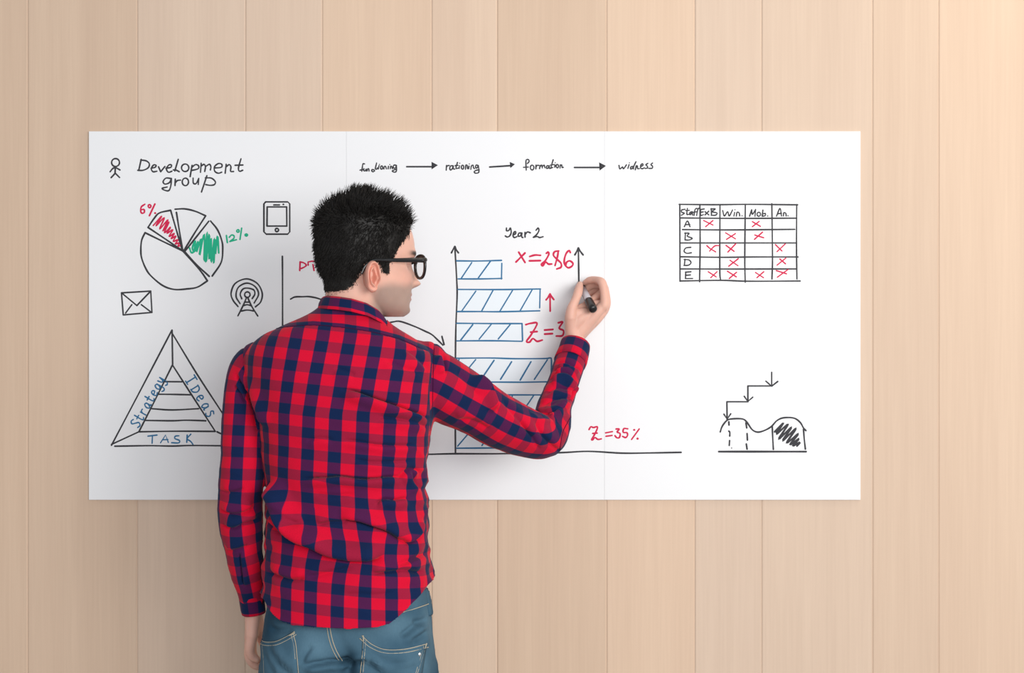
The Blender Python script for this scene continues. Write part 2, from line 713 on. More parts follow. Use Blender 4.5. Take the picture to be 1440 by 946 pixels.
# --- heading
k = Ink(150, 215, 7.2, 2.3)
k.circle(90, 97, 40, 40).line([(88, 137), (85, 205)])
k.line([(35, 190), (60, 160), (88, 148), (135, 172)]).seg((45, 250), (87, 205), (130, 248))
k.build('stick_figure_drawing', M_INK, board, 'small charcoal stick figure')
k = Ink(150, 215, 7.2, 2.2)
k.line([(350, 65), (325, 175)]).line([(315, 176), (370, 175), (420, 150), (432, 110), (400, 80), (345, 72)])
k.line([(450, 155), (490, 145), (500, 125), (475, 122), (452, 160), (470, 190), (508, 185)])
k.seg((525, 140), (547, 190), (590, 137))
k.line([(600, 155), (650, 145), (655, 122), (630, 122), (605, 160), (625, 195), (660, 185)])
k.line([(725, 65), (690, 182)]).line([(675, 172), (700, 172), (735, 190)])
k.circle(795, 150, 37, 38)
k.line([(865, 125), (845, 240)]).line([(862, 145), (900, 118), (930, 130), (925, 160), (858, 178)])
k.line([(957, 105), (950, 195)]).line([(955, 135), (985, 115), (1000, 140), (993, 188)]).line([(1000, 138), (1040, 115), (1055, 140), (1050, 172)])
k.line([(1090, 152), (1160, 145), (1165, 115), (1130, 108), (1092, 140), (1095, 185), (1130, 205), (1165, 195)])
k.line([(1210, 115), (1200, 205)]).line([(1210, 140), (1240, 118), (1258, 140), (1255, 185), (1285, 188)])
k.line([(1360, 60), (1335, 150), (1345, 185), (1378, 175)]).line([(1300, 125), (1380, 122)])
k.line([(650, 258), (600, 255), (572, 290), (590, 315), (635, 300), (655, 258)]).line([(655, 258), (650, 330), (630, 380), (590, 378), (562, 358), (612, 345)])
k.line([(695, 265), (692, 330)]).line([(695, 305), (715, 280), (748, 275)])
k.circle(797, 293, 32, 38)
k.line([(875, 255), (878, 305), (905, 310), (930, 265)]).line([(932, 258), (928, 318)])
k.line([(1015, 230), (960, 395)]).line([(1000, 252), (1060, 255), (1100, 290), (1090, 320), (1050, 328), (1003, 320)])
k.build('heading_lettering', M_INK, board, 'charcoal handwriting reading Development group')

# --- pie chart
k = Ink(180, 280, 6.756, 2.5)
k.line([(162, 318), (130, 390), (122, 480), (130, 560), (170, 660), (220, 730), (330, 820), (440, 857), (560, 852), (660, 835), (755, 775)])
k.line([(755, 775), (680, 670), (520, 490)]).line([(520, 490), (350, 410), (162, 318)])
k.line([(190, 268), (250, 180), (300, 130), (405, 105)]).line([(405, 105), (462, 300), (518, 490)]).line([(190, 268), (350, 375), (520, 492)])
k.line([(448, 95), (540, 92), (640, 115), (738, 158)]).line([(738, 158), (640, 310), (530, 490)]).line([(460, 125), (488, 300), (518, 480)])
k.line([(785, 208), (850, 290), (890, 390), (900, 470), (885, 600), (800, 730)]).line([(767, 210), (640, 370), (545, 490)]).line([(530, 490), (650, 620), (772, 733)])
pie = k.build('pie_chart_drawing', M_INK, board, 'pie chart in charcoal outline')
k = Ink(180, 280, 6.756, 2.2)
k.line([(240, 250), (320, 160), (265, 255), (345, 175), (300, 285), (380, 195), (330, 305), (390, 215), (345, 320), (405, 265), (370, 325),
        (425, 290), (390, 355), (440, 325), (410, 375), (455, 350), (430, 400), (475, 385), (450, 425), (485, 415), (475, 445), (495, 440)])
k.build('slice_shading', M_RED, pie, 'red scribbled slice shading')
k = Ink(180, 280, 6.756, 2.7)
k.line([(585, 465), (600, 505), (622, 500), (612, 460), (640, 395), (630, 500), (665, 400), (650, 500), (695, 375), (680, 530), (725, 330), (725, 590),
        (752, 310), (742, 600), (772, 330), (772, 570), (790, 370), (792, 600), (820, 370), (815, 610), (832, 380), (832, 520), (850, 350), (862, 510)])
k.build('slice_shading', M_GREEN, pie, 'green scribbled slice shading')
k = Ink(180, 280, 6.756, 2.4)
k.line([(160, 48), (128, 72), (120, 110), (132, 133), (155, 125), (152, 98), (128, 100)]).circle(205, 66, 13, 14).seg((256, 45), (203, 157)).dot(258, 132)
k.build('percentage_lettering', M_RED, pie, 'red 6%')
k = Ink(180, 280, 6.756, 2.3)
k.seg((935, 345), (944, 412)).line([(962, 362), (985, 340), (1008, 350), (1003, 375), (968, 402)]).seg((968, 402), (1030, 385)).circle(1045, 302, 11, 12).seg((1080, 275), (1064, 382)).dot(1124, 340, 17)
k.build('percentage_lettering', M_GREEN, pie, 'green 12%')

# --- phone, envelope, mast
k = Ink(120, 180, 3.942, 2.4)
k.line([(1000, 409), (1122, 409), (1133, 420), (1133, 575), (1122, 588), (1003, 588), (990, 575), (990, 420), (1000, 409)], smooth=False)
k.poly([(1008, 437), (1116, 437), (1117, 543), (1007, 543), (1008, 437)]).seg((1045, 426), (1076, 426)).dot(1098, 423, 5).circle(1062, 565, 9, 9)
k.build('phone_drawing', M_INK, board, 'outline of a phone')
k = Ink(150, 380, 6.0, 2.3)
k.poly([(125, 190), (372, 175), (382, 355), (140, 376), (125, 190)]).seg((128, 192), (255, 297), (370, 177)).seg((212, 290), (160, 360)).seg((293, 290), (375, 352))
k.build('envelope_drawing', M_INK, board, 'outline of an envelope')
k = Ink(150, 380, 6.0, 2.3)
k.line([(1108, 305), (1065, 250), (1050, 190), (1085, 110), (1180, 72), (1270, 110), (1312, 190), (1300, 265), (1255, 308)])
k.line([(1125, 280), (1092, 220), (1110, 145), (1180, 108), (1250, 135), (1282, 200), (1245, 275)])
k.line([(1140, 240), (1127, 200), (1150, 158), (1190, 150), (1240, 165), (1250, 200), (1228, 238)])
k.circle(1187, 205, 23, 23).line([(1180, 230), (1150, 300), (1108, 383)]).line([(1190, 230), (1225, 305), (1275, 385)])
k.line([(1165, 268), (1205, 268)]).line([(1152, 298), (1185, 290), (1220, 298)]).line([(1132, 344), (1185, 335), (1240, 342)])
k.build('radio_mast_drawing', M_INK, board, 'radio mast with signal rings')

# --- pyramid
k = Ink(120, 440, 3.942, 2.3)
k.line([(480, 95), (310, 420), (145, 733)]).line([(480, 110), (620, 340), (760, 555), (872, 733)]).line([(163, 738), (350, 735), (480, 737), (600, 734), (868, 737)])
k.line([(483, 288), (390, 475), (297, 658)]).line([(297, 658), (500, 655), (720, 656)]).line([(483, 288), (600, 470), (720, 655)]).line([(481, 95), (484, 285)])
k.line([(440, 380), (535, 381)]).line([(402, 450), (490, 451), (583, 453)]).line([(368, 530), (480, 537), (628, 530)]).line([(330, 595), (480, 597), (560, 594), (668, 597)])
k.line([(297, 658), (145, 728)]).line([(730, 658), (800, 692), (868, 730)])
pyr = k.build('pyramid_drawing', M_INK, board, 'charcoal triangle with four inner steps')
k = Ink(170, 510, 7.88, 2.0)
k.text('Strategy', (196, 722), (505, 165), 108)
k.build('side_lettering', M_BLUE, pyr, 'blue word Strategy')
k = Ink(170, 510, 7.88, 2.0)
k.text('IDeas', (718, 205), (1000, 655), 118)
k.build('side_lettering', M_BLUE, pyr, 'blue word Ideas')
k = Ink(170, 510, 7.88, 2.0)
k.line([(300, 812), (400, 800)]).line([(350, 806), (346, 890)]).line([(440, 885), (495, 800), (525, 880)], smooth=False).line([(462, 852), (520, 850)])
k.line([(642, 808), (605, 812), (598, 838), (648, 860), (640, 886), (562, 885)]).line([(735, 800), (730, 880)]).line([(775, 790), (735, 840), (770, 868), (798, 902)])
k.build('side_lettering', M_BLUE, pyr, 'blue word TASK')

# --- line graph half hidden by the man
k = Ink(380, 350, 8.6, 2.4)
k.line([(147, 88), (149, 400), (150, 1300), (152, 2450)])
k.line([(247, 605), (300, 580), (390, 577), (490, 578), (640, 618), (1000, 760), (1420, 880)])
g = k
g.x0, g.y0, g.s = 440, 400, 6.757
g.line([(690, 372), (760, 355), (830, 350), (960, 395), (1060, 440), (1130, 475), (1190, 530), (1235, 575)]).line([(1226, 492), (1247, 570)])
g.build('line_graph_drawing', M_INK, board, 'charcoal axis with a wavy curve')
k = Ink(380, 350, 8.6, 2.3)
k.line([(362, 155), (357, 260)]).line([(360, 157), (400, 165), (436, 192), (418, 215), (375, 236)]).line([(460, 195), (458, 158), (500, 148), (590, 150)], smooth=False).line([(517, 188), (530, 260)])
k.build('label_lettering', M_RED, board, 'red letters PT beside the curve')

# --- row of words and arrows
k = Ink(500, 215, 12, 1.9)
k.line([(152, 185), (125, 185), (115, 240), (105, 308)]).line([(75, 290), (130, 280)]).line([(142, 265), (138, 298), (165, 300), (180, 270), (182, 302)])
k.line([(195, 303), (207, 267), (225, 275), (228, 305)]).line([(312, 285), (280, 280), (272, 298), (295, 318), (322, 300)]).line([(355, 170), (335, 265), (360, 272), (370, 252)])
k.line([(396, 215), (385, 270)]).dot(405, 193, 9).circle(440, 247, 18, 28).line([(478, 270), (485, 230), (508, 230), (520, 268)]).line([(556, 225), (550, 268)]).dot(578, 195, 9)
k.line([(585, 265), (595, 225), (613, 232), (622, 266)]).line([(686, 208), (650, 205), (635, 235), (655, 260), (682, 240), (690, 205), (690, 300), (660, 325), (620, 307), (650, 287), (692, 272)])
k.build('word_lettering', M_INK, board, 'first word of the row, functioning')
k = Ink(615, 215, 12, 1.9)
k.line([(155, 210), (150, 290)]).line([(155, 240), (175, 215), (202, 212)]).line([(265, 217), (225, 220), (210, 260), (225, 290), (255, 260), (268, 217)]).line([(268, 217), (270, 268), (295, 272)])
k.line([(340, 160), (318, 230), (322, 262), (352, 255)]).line([(300, 215), (347, 208)]).line([(373, 215), (368, 260)]).dot(378, 172, 9).circle(425, 240, 20, 34)
k.line([(475, 275), (482, 207), (505, 212), (510, 265)]).line([(536, 222), (530, 266)]).dot(540, 185, 9).line([(565, 275), (575, 222), (603, 207), (612, 250), (628, 264)])
k.line([(690, 212), (655, 205), (645, 240), (668, 255), (690, 212)]).line([(692, 212), (702, 300), (690, 335), (642, 340), (622, 315), (660, 292), (707, 285)])
k.build('word_lettering', M_INK, board, 'second word of the row, rationing')
k = Ink(725, 215, 12, 1.9)
k.line([(200, 178), (228, 145), (222, 118), (195, 110), (175, 140), (180, 288)]).line([(135, 242), (215, 238)]).circle(280, 246, 30, 40)
k.line([(346, 205), (342, 270)]).line([(345, 238), (365, 210), (392, 210)]).line([(415, 210), (405, 265)]).line([(413, 235), (440, 205), (452, 252)]).line([(450, 235), (480, 205), (498, 250)])
k.line([(565, 217), (530, 220), (523, 260), (552, 252), (568, 217)]).line([(568, 217), (572, 260), (600, 255)]).line([(635, 115), (605, 215), (602, 250), (627, 245)]).line([(590, 205), (647, 195)])
k.line([(665, 202), (660, 240)]).dot(670, 166, 9).circle(705, 222, 20, 29).line([(755, 200), (750, 255)]).line([(755, 215), (778, 203), (785, 245), (806, 242)])
k.build('word_lettering', M_INK, board, 'third word of the row, formation')
k = Ink(805, 215, 12, 1.9)
k.line([(785, 210), (800, 270), (845, 237), (862, 268), (912, 200)]).line([(956, 197), (936, 260)]).dot(962, 166, 9)
k.line([(1020, 225), (982, 240), (985, 272), (1025, 248)]).line([(1072, 148), (1040, 215), (1028, 270)]).line([(1078, 215), (1060, 285)]).line([(1070, 240), (1095, 215), (1100, 262), (1130, 265)])
k.line([(1150, 235), (1190, 207), (1180, 180), (1155, 205), (1150, 252), (1180, 266), (1212, 250)])
k.line([(1272, 175), (1240, 200), (1265, 225), (1263, 255), (1228, 262)]).line([(1352, 170), (1325, 195), (1352, 225), (1345, 257), (1288, 260)])
k.build('word_lettering', M_INK, board, 'fourth word of the row, widness')
for (x0, a, b, head, lab) in ((500, (865, 232), (1285, 232), [(1283, 150), (1390, 206), (1283, 277)], 'arrow after the word functioning'),
                              (615, (885, 237), (1230, 215), [(1222, 152), (1310, 190), (1232, 255)], 'arrow after the word rationing'),
                              (805, (35, 245), (455, 245), [(450, 158), (565, 218), (458, 298)], 'arrow after the word formation')):
    k = Ink(x0, 215, 12, 2.5)
    k.seg(a, b).fill(head)
    k.build('row_arrow_drawing', M_INK, board, lab)

# --- bar chart
k = Ink(620, 310, 4.73, 2.4)
k.line([(93, 175), (105, 390), (108, 500), (100, 700), (97, 900), (96, 1300), (97, 1545)]).line([(70, 215), (80, 195), (93, 172)]).line([(93, 172), (103, 195), (117, 215)])
k.x0, k.y0, k.s = 580, 460, 3.6
k.line([(-80, 640), (65, 643), (215, 640), (430, 640), (735, 635), (890, 628), (1060, 637), (1200, 636), (1360, 633)])
chart = k.build('bar_chart_drawing', M_INK, board, 'charcoal axes of the bar chart')


def bar(frame, outline, hatch, fillq, lab):
    t = Ink(*frame, 2.0)
    t.fill(fillq)
    w = Ink(*frame, 2.2)
    for l in outline:
        w.line(l)
    for l in hatch:
        w.line(l)
    o = w.build('bar', M_BLUE, chart, lab)
    # the pale wash inside the bar is part of the same drawing
    me = o.data
    n = len(me.vertices)
    off = np.array(base_offset(board))
    bm = bmesh.new()
    bm.from_mesh(me)
    vs = [bm.verts.new(q - off + np.array([0, 0.00022, 0])) for q in t.mb.verts()]
    for q in t.mb.f[:1]:
        fc = bm.faces.new([vs[i] for i in q])
        fc.material_index = 1
    bm.to_mesh(me)
    bm.free()
    me.materials.append(M_TINT)


F4 = (620, 310, 4.73)
bar(F4, [[(105, 268), (250, 269), (403, 265)], [(405, 285), (403, 388)], [(115, 388), (260, 388), (405, 385)]],
    [[(205, 280), (135, 385)], [(330, 270), (250, 380)]], [(110, 268), (404, 266), (404, 387), (110, 388)], 'short hatched bar, topmost in the chart')
bar(F4, [[(110, 458), (400, 459), (662, 455)], [(660, 455), (657, 580)], [(105, 605), (250, 605), (400, 606), (657, 600)]],
    [[(232, 470), (140, 600)], [(348, 462), (272, 600)], [(478, 462), (393, 602)], [(606, 462), (527, 600)]], [(110, 458), (660, 456), (657, 601), (110, 605)],
    'long hatched bar beside the red arrow')
bar(F4, [[(100, 683), (340, 685), (540, 685)], [(540, 690), (543, 798)], [(105, 800), (340, 799), (540, 803)]],
    [[(212, 692), (132, 795)], [(335, 690), (255, 788)], [(462, 690), (382, 787)]], [(105, 684), (541, 686), (542, 801), (105, 800)],
    'hatched bar beside the first red Z')
F8 = (630, 490, 5.143)
bar(F8, [[(55, 70), (300, 68), (480, 73), (700, 72), (735, 68), (748, 85), (745, 235)], [(55, 243), (310, 242), (530, 243), (712, 240)]],
    [[(80, 80), (62, 110)], [(200, 80), (110, 190)], [(333, 85), (235, 230)], [(460, 95), (380, 222)], [(600, 95), (522, 228)], [(718, 82), (625, 222)]],
    [(55, 70), (745, 72), (746, 240), (55, 243)], 'longest hatched bar, partly behind the checked sleeve')
bar(F8, [[(55, 336), (430, 335), (700, 335)], [(700, 335), (700, 490)], [(55, 490), (700, 490)]],
    [[(465, 345), (370, 480)], [(620, 338), (520, 485)], [(330, 345), (240, 480)], [(200, 345), (110, 480)]],
    [(55, 335), (700, 335), (700, 490), (55, 490)], 'hatched bar showing in the bend of the elbow')
bar(F8, [[(55, 575), (620, 575)], [(620, 575), (620, 716)], [(62, 720), (340, 718), (620, 716)]],
    [[(160, 600), (70, 705)], [(300, 620), (246, 700)], [(440, 600), (350, 700)], [(560, 600), (480, 700)]],
    [(55, 575), (620, 575), (620, 717), (55, 720)], 'lowest hatched bar, under the raised arm')

k = Ink(700, 310, 9, 2.2)
k.line([(110, 95), (112, 128), (140, 125), (160, 95), (170, 150), (150, 195), (120, 208), (95, 195)])
k.line([(195, 185), (225, 165), (225, 140), (205, 150), (192, 190), (210, 215), (240, 205)]).line([(300, 158), (268, 160), (258, 195), (285, 195), (305, 158)]).line([(305, 158), (302, 205), (318, 215)])
k.line([(345, 150), (345, 210)]).line([(345, 178), (375, 145), (412, 155)]).line([(485, 122), (510, 95), (520, 130), (490, 180), (450, 212)]).line([(450, 212), (500, 203), (530, 215), (572, 205)])
k.build('year_lettering', M_INK, board, 'charcoal words Year 2')
k = Ink(700, 310, 9, 2.7)
k.line([(265, 400), (345, 530)]).line([(345, 410), (290, 465), (230, 525)]).line([(405, 455), (470, 437), (540, 440)]).line([(400, 510), (540, 507)])
k.line([(615, 415), (635, 398), (645, 430), (600, 510), (552, 553), (570, 572), (605, 525), (640, 550), (682, 550)])
k.line([(770, 385), (720, 395), (705, 440), (750, 490), (800, 540), (800, 590), (748, 612)]).line([(765, 395), (755, 460), (725, 568)])
k.line([(918, 405), (905, 380), (870, 410), (845, 480), (845, 550), (890, 597), (940, 575), (950, 540), (910, 510), (870, 530), (860, 570)])
k.build('value_lettering', M_RED, board, 'red x=286')
k = Ink(620, 310, 4.73, 2.7)
k.line([(726, 490), (727, 602)]).line([(700, 527), (715, 508), (726, 488)]).line([(726, 488), (738, 508), (751, 525)])
k.build('up_arrow_drawing', M_RED, board, 'red arrow pointing up')
k = Ink(620, 310, 4.73, 2.7)
k.line([(565, 692), (600, 683), (640, 685), (600, 760), (570, 803), (590, 808), (612, 785), (640, 803), (674, 795)]).line([(597, 742), (640, 738)])
k.line([(690, 728), (745, 724)]).line([(690, 755), (742, 752)]).line([(781, 680), (810, 675), (787, 715), (815, 732), (808, 765), (768, 768)]).line([(836, 675), (838, 690), (850, 760)])
k.build('value_lettering', M_RED, board, 'red Z=3 running behind the wrist')
k = Ink(820, 590, 9.6, 2.4)
k.line([(80, 132), (105, 95), (140, 105), (195, 98), (160, 190), (115, 263), (130, 270), (160, 240), (200, 265), (245, 258)]).line([(130, 185), (190, 180)])
k.line([(305, 177), (395, 160)]).line([(310, 223), (390, 212)]).line([(445, 125), (488, 125), (460, 165), (500, 188), (488, 240), (455, 242), (430, 215)])
k.line([(602, 122), (550, 120), (542, 170), (590, 175), (600, 210), (575, 240), (533, 225)]).dot(690, 137, 14).seg((757, 125), (655, 265)).dot(735, 255, 15)
k.build('value_lettering', M_RED, board, 'red Z=35% above the base line')
k = Ink(700, 310, 9, 2.5)
k.line([(1020, 348), (1023, 550), (1026, 765)]).line([(975, 435), (1000, 390), (1020, 346)]).line([(1020, 346), (1045, 390), (1080, 435)])
k.build('axis_arrow_drawing', M_INK, board, 'charcoal arrow the man is drawing')

# --- staff table
k = Ink(930, 270, 6.545, 2.2)
for l in ([(165, 113), (500, 116), (800, 113), (1255, 117)], [(170, 113), (172, 820)], [(355, 118), (357, 500), (352, 825)], [(540, 118), (538, 700), (545, 810)],
          [(773, 115), (768, 600), (772, 828)], [(1017, 108), (1023, 600), (1018, 800)], [(1246, 115), (1244, 500), (1248, 800)],
          [(175, 238), (700, 242), (1245, 240)], [(195, 345), (600, 348), (1228, 343)], [(180, 468), (1245, 468)], [(175, 595), (560, 600), (850, 597), (1258, 597)],
          [(172, 707), (700, 708), (1240, 707)], [(172, 818), (550, 812), (800, 820), (1278, 818)]):
    k.line(l)
k.build('staff_table_drawing', M_INK, board, 'charcoal table grid')
table = bpy.data.objects['staff_table_drawing']
k = Ink(930, 270, 6.545, 1.9)
for l in ([(218, 158), (187, 165), (188, 185), (212, 195), (185, 213)], [(240, 150), (235, 203), (252, 205)], [(225, 170), (257, 168)],
          [(283, 180), (262, 190), (265, 210), (285, 185), (286, 212)], [(327, 150), (311, 160), (300, 215)], [(290, 186), (325, 181)], [(351, 145), (336, 160), (325, 215)],
          [(362, 160), (362, 213), (387, 208)], [(362, 160), (395, 155)], [(362, 186), (386, 182)], [(402, 180), (437, 210)], [(437, 175), (402, 210)],
          [(460, 152), (462, 215)], [(455, 156), (497, 155), (468, 180), (512, 192), (500, 212), (460, 214)],
          [(565, 170), (580, 220), (610, 180), (625, 220), (655, 165)], [(675, 187), (668, 220)], [(690, 222), (697, 187), (715, 190), (722, 220)],
          [(812, 222), (832, 162)], [(832, 162), (838, 205), (868, 160)], [(868, 160), (862, 222)], [(935, 165), (928, 222)], [(930, 202), (957, 197), (955, 217), (928, 222)],
          [(1060, 222), (1092, 150), (1106, 220)], [(1072, 200), (1106, 195)], [(1123, 220), (1128, 190), (1145, 195), (1149, 220)],
          [(212, 318), (240, 266), (264, 318)], [(222, 300), (262, 298)], [(222, 375), (218, 440)], [(215, 378), (255, 380), (238, 405), (284, 425), (255, 441), (218, 440)],
          [(272, 508), (225, 515), (210, 545), (235, 563), (277, 558)], [(218, 618), (212, 675)], [(210, 620), (255, 625), (273, 650), (250, 672), (208, 675)],
          [(225, 735), (222, 795)], [(222, 737), (273, 733)], [(222, 766), (268, 762)], [(222, 796), (288, 795)]):
    k.line(l)
k.dot(678, 163, 5).dot(743, 218, 6).circle(897, 204, 16, 18).dot(979, 220, 6).dot(1166, 218, 6)
k.build('table_lettering', M_INK, table, 'column heads and row letters A to E')
XM = ([(390, 262), (475, 303)], [(475, 262), (408, 318)], [(838, 272), (912, 315)], [(900, 270), (838, 318)], [(592, 375), (682, 430)], [(682, 382), (600, 435)],
          [(860, 395), (942, 420)], [(932, 368), (857, 435)], [(418, 492), (450, 520), (500, 550)], [(528, 492), (490, 497), (445, 542)], [(595, 490), (670, 545)], [(685, 475), (612, 552)],
          [(1050, 483), (1110, 542)], [(1140, 477), (1065, 548)], [(632, 627), (705, 677)], [(708, 613), (620, 682)], [(1090, 615), (1143, 660)], [(1145, 608), (1065, 672)],
          [(432, 733), (505, 780)], [(513, 733), (455, 787)], [(608, 728), (690, 780)], [(692, 738), (625, 795)], [(867, 740), (940, 787)], [(943, 733), (880, 787)],
          [(1058, 722), (1152, 752)], [(1166, 712), (1068, 783)])
for a, b in zip(XM[::2], XM[1::2]):
    k = Ink(930, 270, 6.545, 1.9)
    k.line(a).line(b)
    k.build('cross_mark', M_RED, table, 'red cross')

# --- steps and hump curve
k = Ink(980, 500, 6.305, 2.3)
k.poly([(663, 148), (663, 268), (452, 268), (452, 408), (266, 408), (268, 567)])
for h in ([(612, 226), (640, 250), (663, 270), (717, 228)], [(420, 360), (452, 405), (495, 368)], [(240, 518), (268, 562), (300, 515)]):
    k.line(h, smooth=False)
k.build('step_arrows_drawing', M_INK, board, 'three arrows going down like steps')
k = Ink(980, 500, 6.305, 2.4)
k.line([(207, 675), (225, 625), (265, 575), (310, 560), (400, 560), (440, 585), (490, 655), (540, 677), (600, 662), (660, 628), (710, 575), (770, 550), (860, 553), (915, 590), (945, 640), (967, 664)])
k.line([(195, 850), (580, 850), (968, 850)], w=2.9)
for l in ([(283, 585), (285, 615)], [(283, 668), (292, 680), (291, 712)], [(290, 752), (287, 795)], [(435, 595), (442, 640)], [(445, 690), (448, 748)], [(438, 782), (445, 828)],
          [(668, 620), (672, 720), (678, 830)], [(945, 650), (952, 740), (962, 828)]):
    k.line(l)
k.dot(308, 818, 5)
hump = k.build('hump_curve_drawing', M_INK, board, 'charcoal curve with two humps on a base line')
k = Ink(980, 500, 6.305, 2.9)
k.line([(690, 675), (768, 595), (705, 695), (810, 605), (725, 740), (840, 632), (760, 755), (880, 642), (795, 775), (900, 690), (825, 790), (905, 735), (850, 800), (912, 768), (888, 800)])
k.build('hump_shading', M_INK, hump, 'dense charcoal scribble')

# ------------------------------------------------------------------ the man
YC = -0.42                      # depth of the body's mid plane
BASE = Vector((P(490, 473, YC).x, YC, 0.0))


def gsmooth(a, k):
    """smooth a table of rows"""
    if k < 1:
        return a
    w = np.exp(-0.5 * (np.arange(-3 * k, 3 * k + 1) / k) ** 2)
    w /= w.sum()
    pad = np.pad(a, ((3 * k, 3 * k), (0, 0)), mode='edge')
    return np.stack([np.convolve(pad[:, i], w, 'valid') for i in range(a.shape[1])], 1)


def body_rings(rows, n, m, smooth=3, expo=2.5, yc=YC):
    """rows: (py, left px, right px, back half depth, front half depth, depth shift)"""
    rows = np.array(rows, dtype=float)
    py = np.linspace(rows[0, 0], rows[-1, 0], n)
    o = np.argsort(rows[:, 0])
    tab = np.stack([np.interp(py, rows[o, 0], rows[o, i]) for i in range(1, rows.shape[1])], 1)
    tab = gsmooth(tab, smooth)
    th = np.linspace(0, 2 * np.pi, m, endpoint=False) + np.pi / 2       # starts at the front (towards the wall)
    c, s = np.cos(th), np.sin(th)
    cx = np.sign(c) * np.abs(c) ** (2.0 / expo)
    sy = np.sign(s) * np.abs(s) ** (2.0 / expo)
    out = []
    for i in range(n):
        L, R, bb, bf, dy = tab[i]
        y = yc + dy
        a, b = P(L, py[i], y), P(R, py[i], y)
        mid, half = (a.x + b.x) / 2, (b.x - a.x) / 2
        yy = y + np.where(sy > 0, sy * bf, sy * bb)
        out.append(np.stack([mid + half * cx, yy, np.full(m, a.z)], 1))
    return py, np.array(out)


# ---- shirt torso block
TORSO = [
    (960, 364, 616, .140, .130, 0), (880, 365, 613, .142, .128, 0), (850, 369, 611, .138, .124, 0), (822, 371, 609, .133, .120, 0),
    (790, 373, 606, .128, .116, 0), (760, 374, 602, .124, .113, 0), (720, 376, 602, .120, .112, 0), (690, 377, 599, .120, .114, 0),
    (660, 374, 600, .124, .117, 0), (630, 371, 604, .129, .120, 0), (600, 367, 609, .134, .122, 0), (570, 361, 612, .138, .122, 0),
    (540, 353, 613, .139, .118, 0), (515, 346, 613, .135, .110, 0), (500, 346, 613, .129, .102, 0), (490, 349, 610, .122, .094, -.002),
    (480, 354, 592, .113, .084, -.004), (472, 362, 574, .104, .075, -.006), (462, 381, 561, .090, .066, -.008), (454, 408, 546, .078, .060, -.010),
    (447, 432, 538, .066, .054, -.012), (440, 446, 533, .057, .050, -.012), (428, 458, 530, .052, .046, -.012)]
t_py, t_rings = body_rings(TORSO, 180, 144, smooth=4)
tv, tf = loft(t_rings)

# plaid coordinates of the torso: u runs round the body from a line down the back, v with the height
line_py = np.array([428, 475, 527, 577, 666, 740, 800, 872, 960])
line_px = np.array([480, 473, 462, 453, 450, 452, 455, 455, 455])
t_uv = np.zeros((180, 144, 2))
for i in range(180):
    r = t_rings[i]
    d = np.linalg.norm(np.diff(np.vstack([r, r[:1]]), axis=0), axis=1)
    s = np.hstack([0, np.cumsum(d)[:-1]])
    px_, py_ = to_px(r)
    back = r[:, 1] < YC + .0
    xc = np.interp(t_py[i], line_py, line_px)
    idx = np.where(back)[0]
    s0 = np.interp(xc, px_[idx][np.argsort(px_[idx])], s[idx][np.argsort(px_[idx])])
    t_uv[i, :, 0] = s - s0
    t_uv[i, :, 1] = r[:, 2]
t_uvflat = np.vstack([t_uv.reshape(-1, 2), [t_uv[0].mean(0)], [t_uv[-1].mean(0)]])

# ---- sleeves
RS = [((588, 530), -.410, .064), ((613, 541), -.400, .0645), ((640, 556), -.383, .0610), ((666, 570), -.362, .0570), ((693, 587), -.337, .0545), ((720, 601), -.309, .0515), ((746, 611), -.281, .0480),
      ((763, 613), -.258, .0450), ((774.5, 599), -.232, .0405), ((780, 573), -.203, .0370), ((791, 541), -.160, .0338), ((800, 514), -.118, .0328), ((808, 489), -.086, .0320)]
LS = [((372, 512), -.420, .050), ((356, 521), -.421, .0475), ((348, 545), -.424, .0440), ((345, 580), -.428, .0440), ((342, 630), -.433, .0435), ((340, 675), -.436, .0430), ((338, 715), -.432, .0425),
      ((341, 760), -.420, .0375), ((348, 805), -.402, .0320), ((354, 838), -.390, .0260), ((356, 853), -.386, .0230)]


def sleeve_rings(S, seg, per, ref, sx=1.0):
    arr = np.array([[*P(q[0], q[1], y), r] for q, y, r in S])
    c = catmull(arr, per)
    r = c[:, 3]
    c = c[:, :3]
    t, N, B = frames(c, ref)
    a = np.linspace(0, 2 * np.pi, seg, endpoint=False)
    rings = c[:, None] + r[:, None, None] * (np.cos(a)[None, :, None] * N[:, None] + np.sin(a)[None, :, None] * B[:, None] * sx)
    arc = np.hstack([0, np.cumsum(np.linalg.norm(np.diff(c, axis=0), axis=1))])
    # cloth width is measured from the line that faces the back of the room
    a0 = np.arctan2(-B[:, 1], -N[:, 1]) % (2 * np.pi)
    a0 = gsmooth(np.unwrap(a0)[:, None], 6)[:, 0]
    r_s = gsmooth(r[:, None], 4)[:, 0]
    uv = np.stack(np.broadcast_arrays(((a[None, :] - a0[:, None] + np.pi) % (2 * np.pi) - np.pi) * r_s[:, None], arc[:, None]), -1).copy()
    return rings, uv, c, arc


rs_rings, rs_uv, rs_c, rs_arc = sleeve_rings(RS, 64, 9, (0.35, 1, 0.1))
ls_rings, ls_uv, ls_c, ls_arc = sleeve_rings(LS, 56, 9, (0.8, 1, 0))
rs_v, rs_f = loft(rs_rings)
ls_v, ls_f = loft(ls_rings)


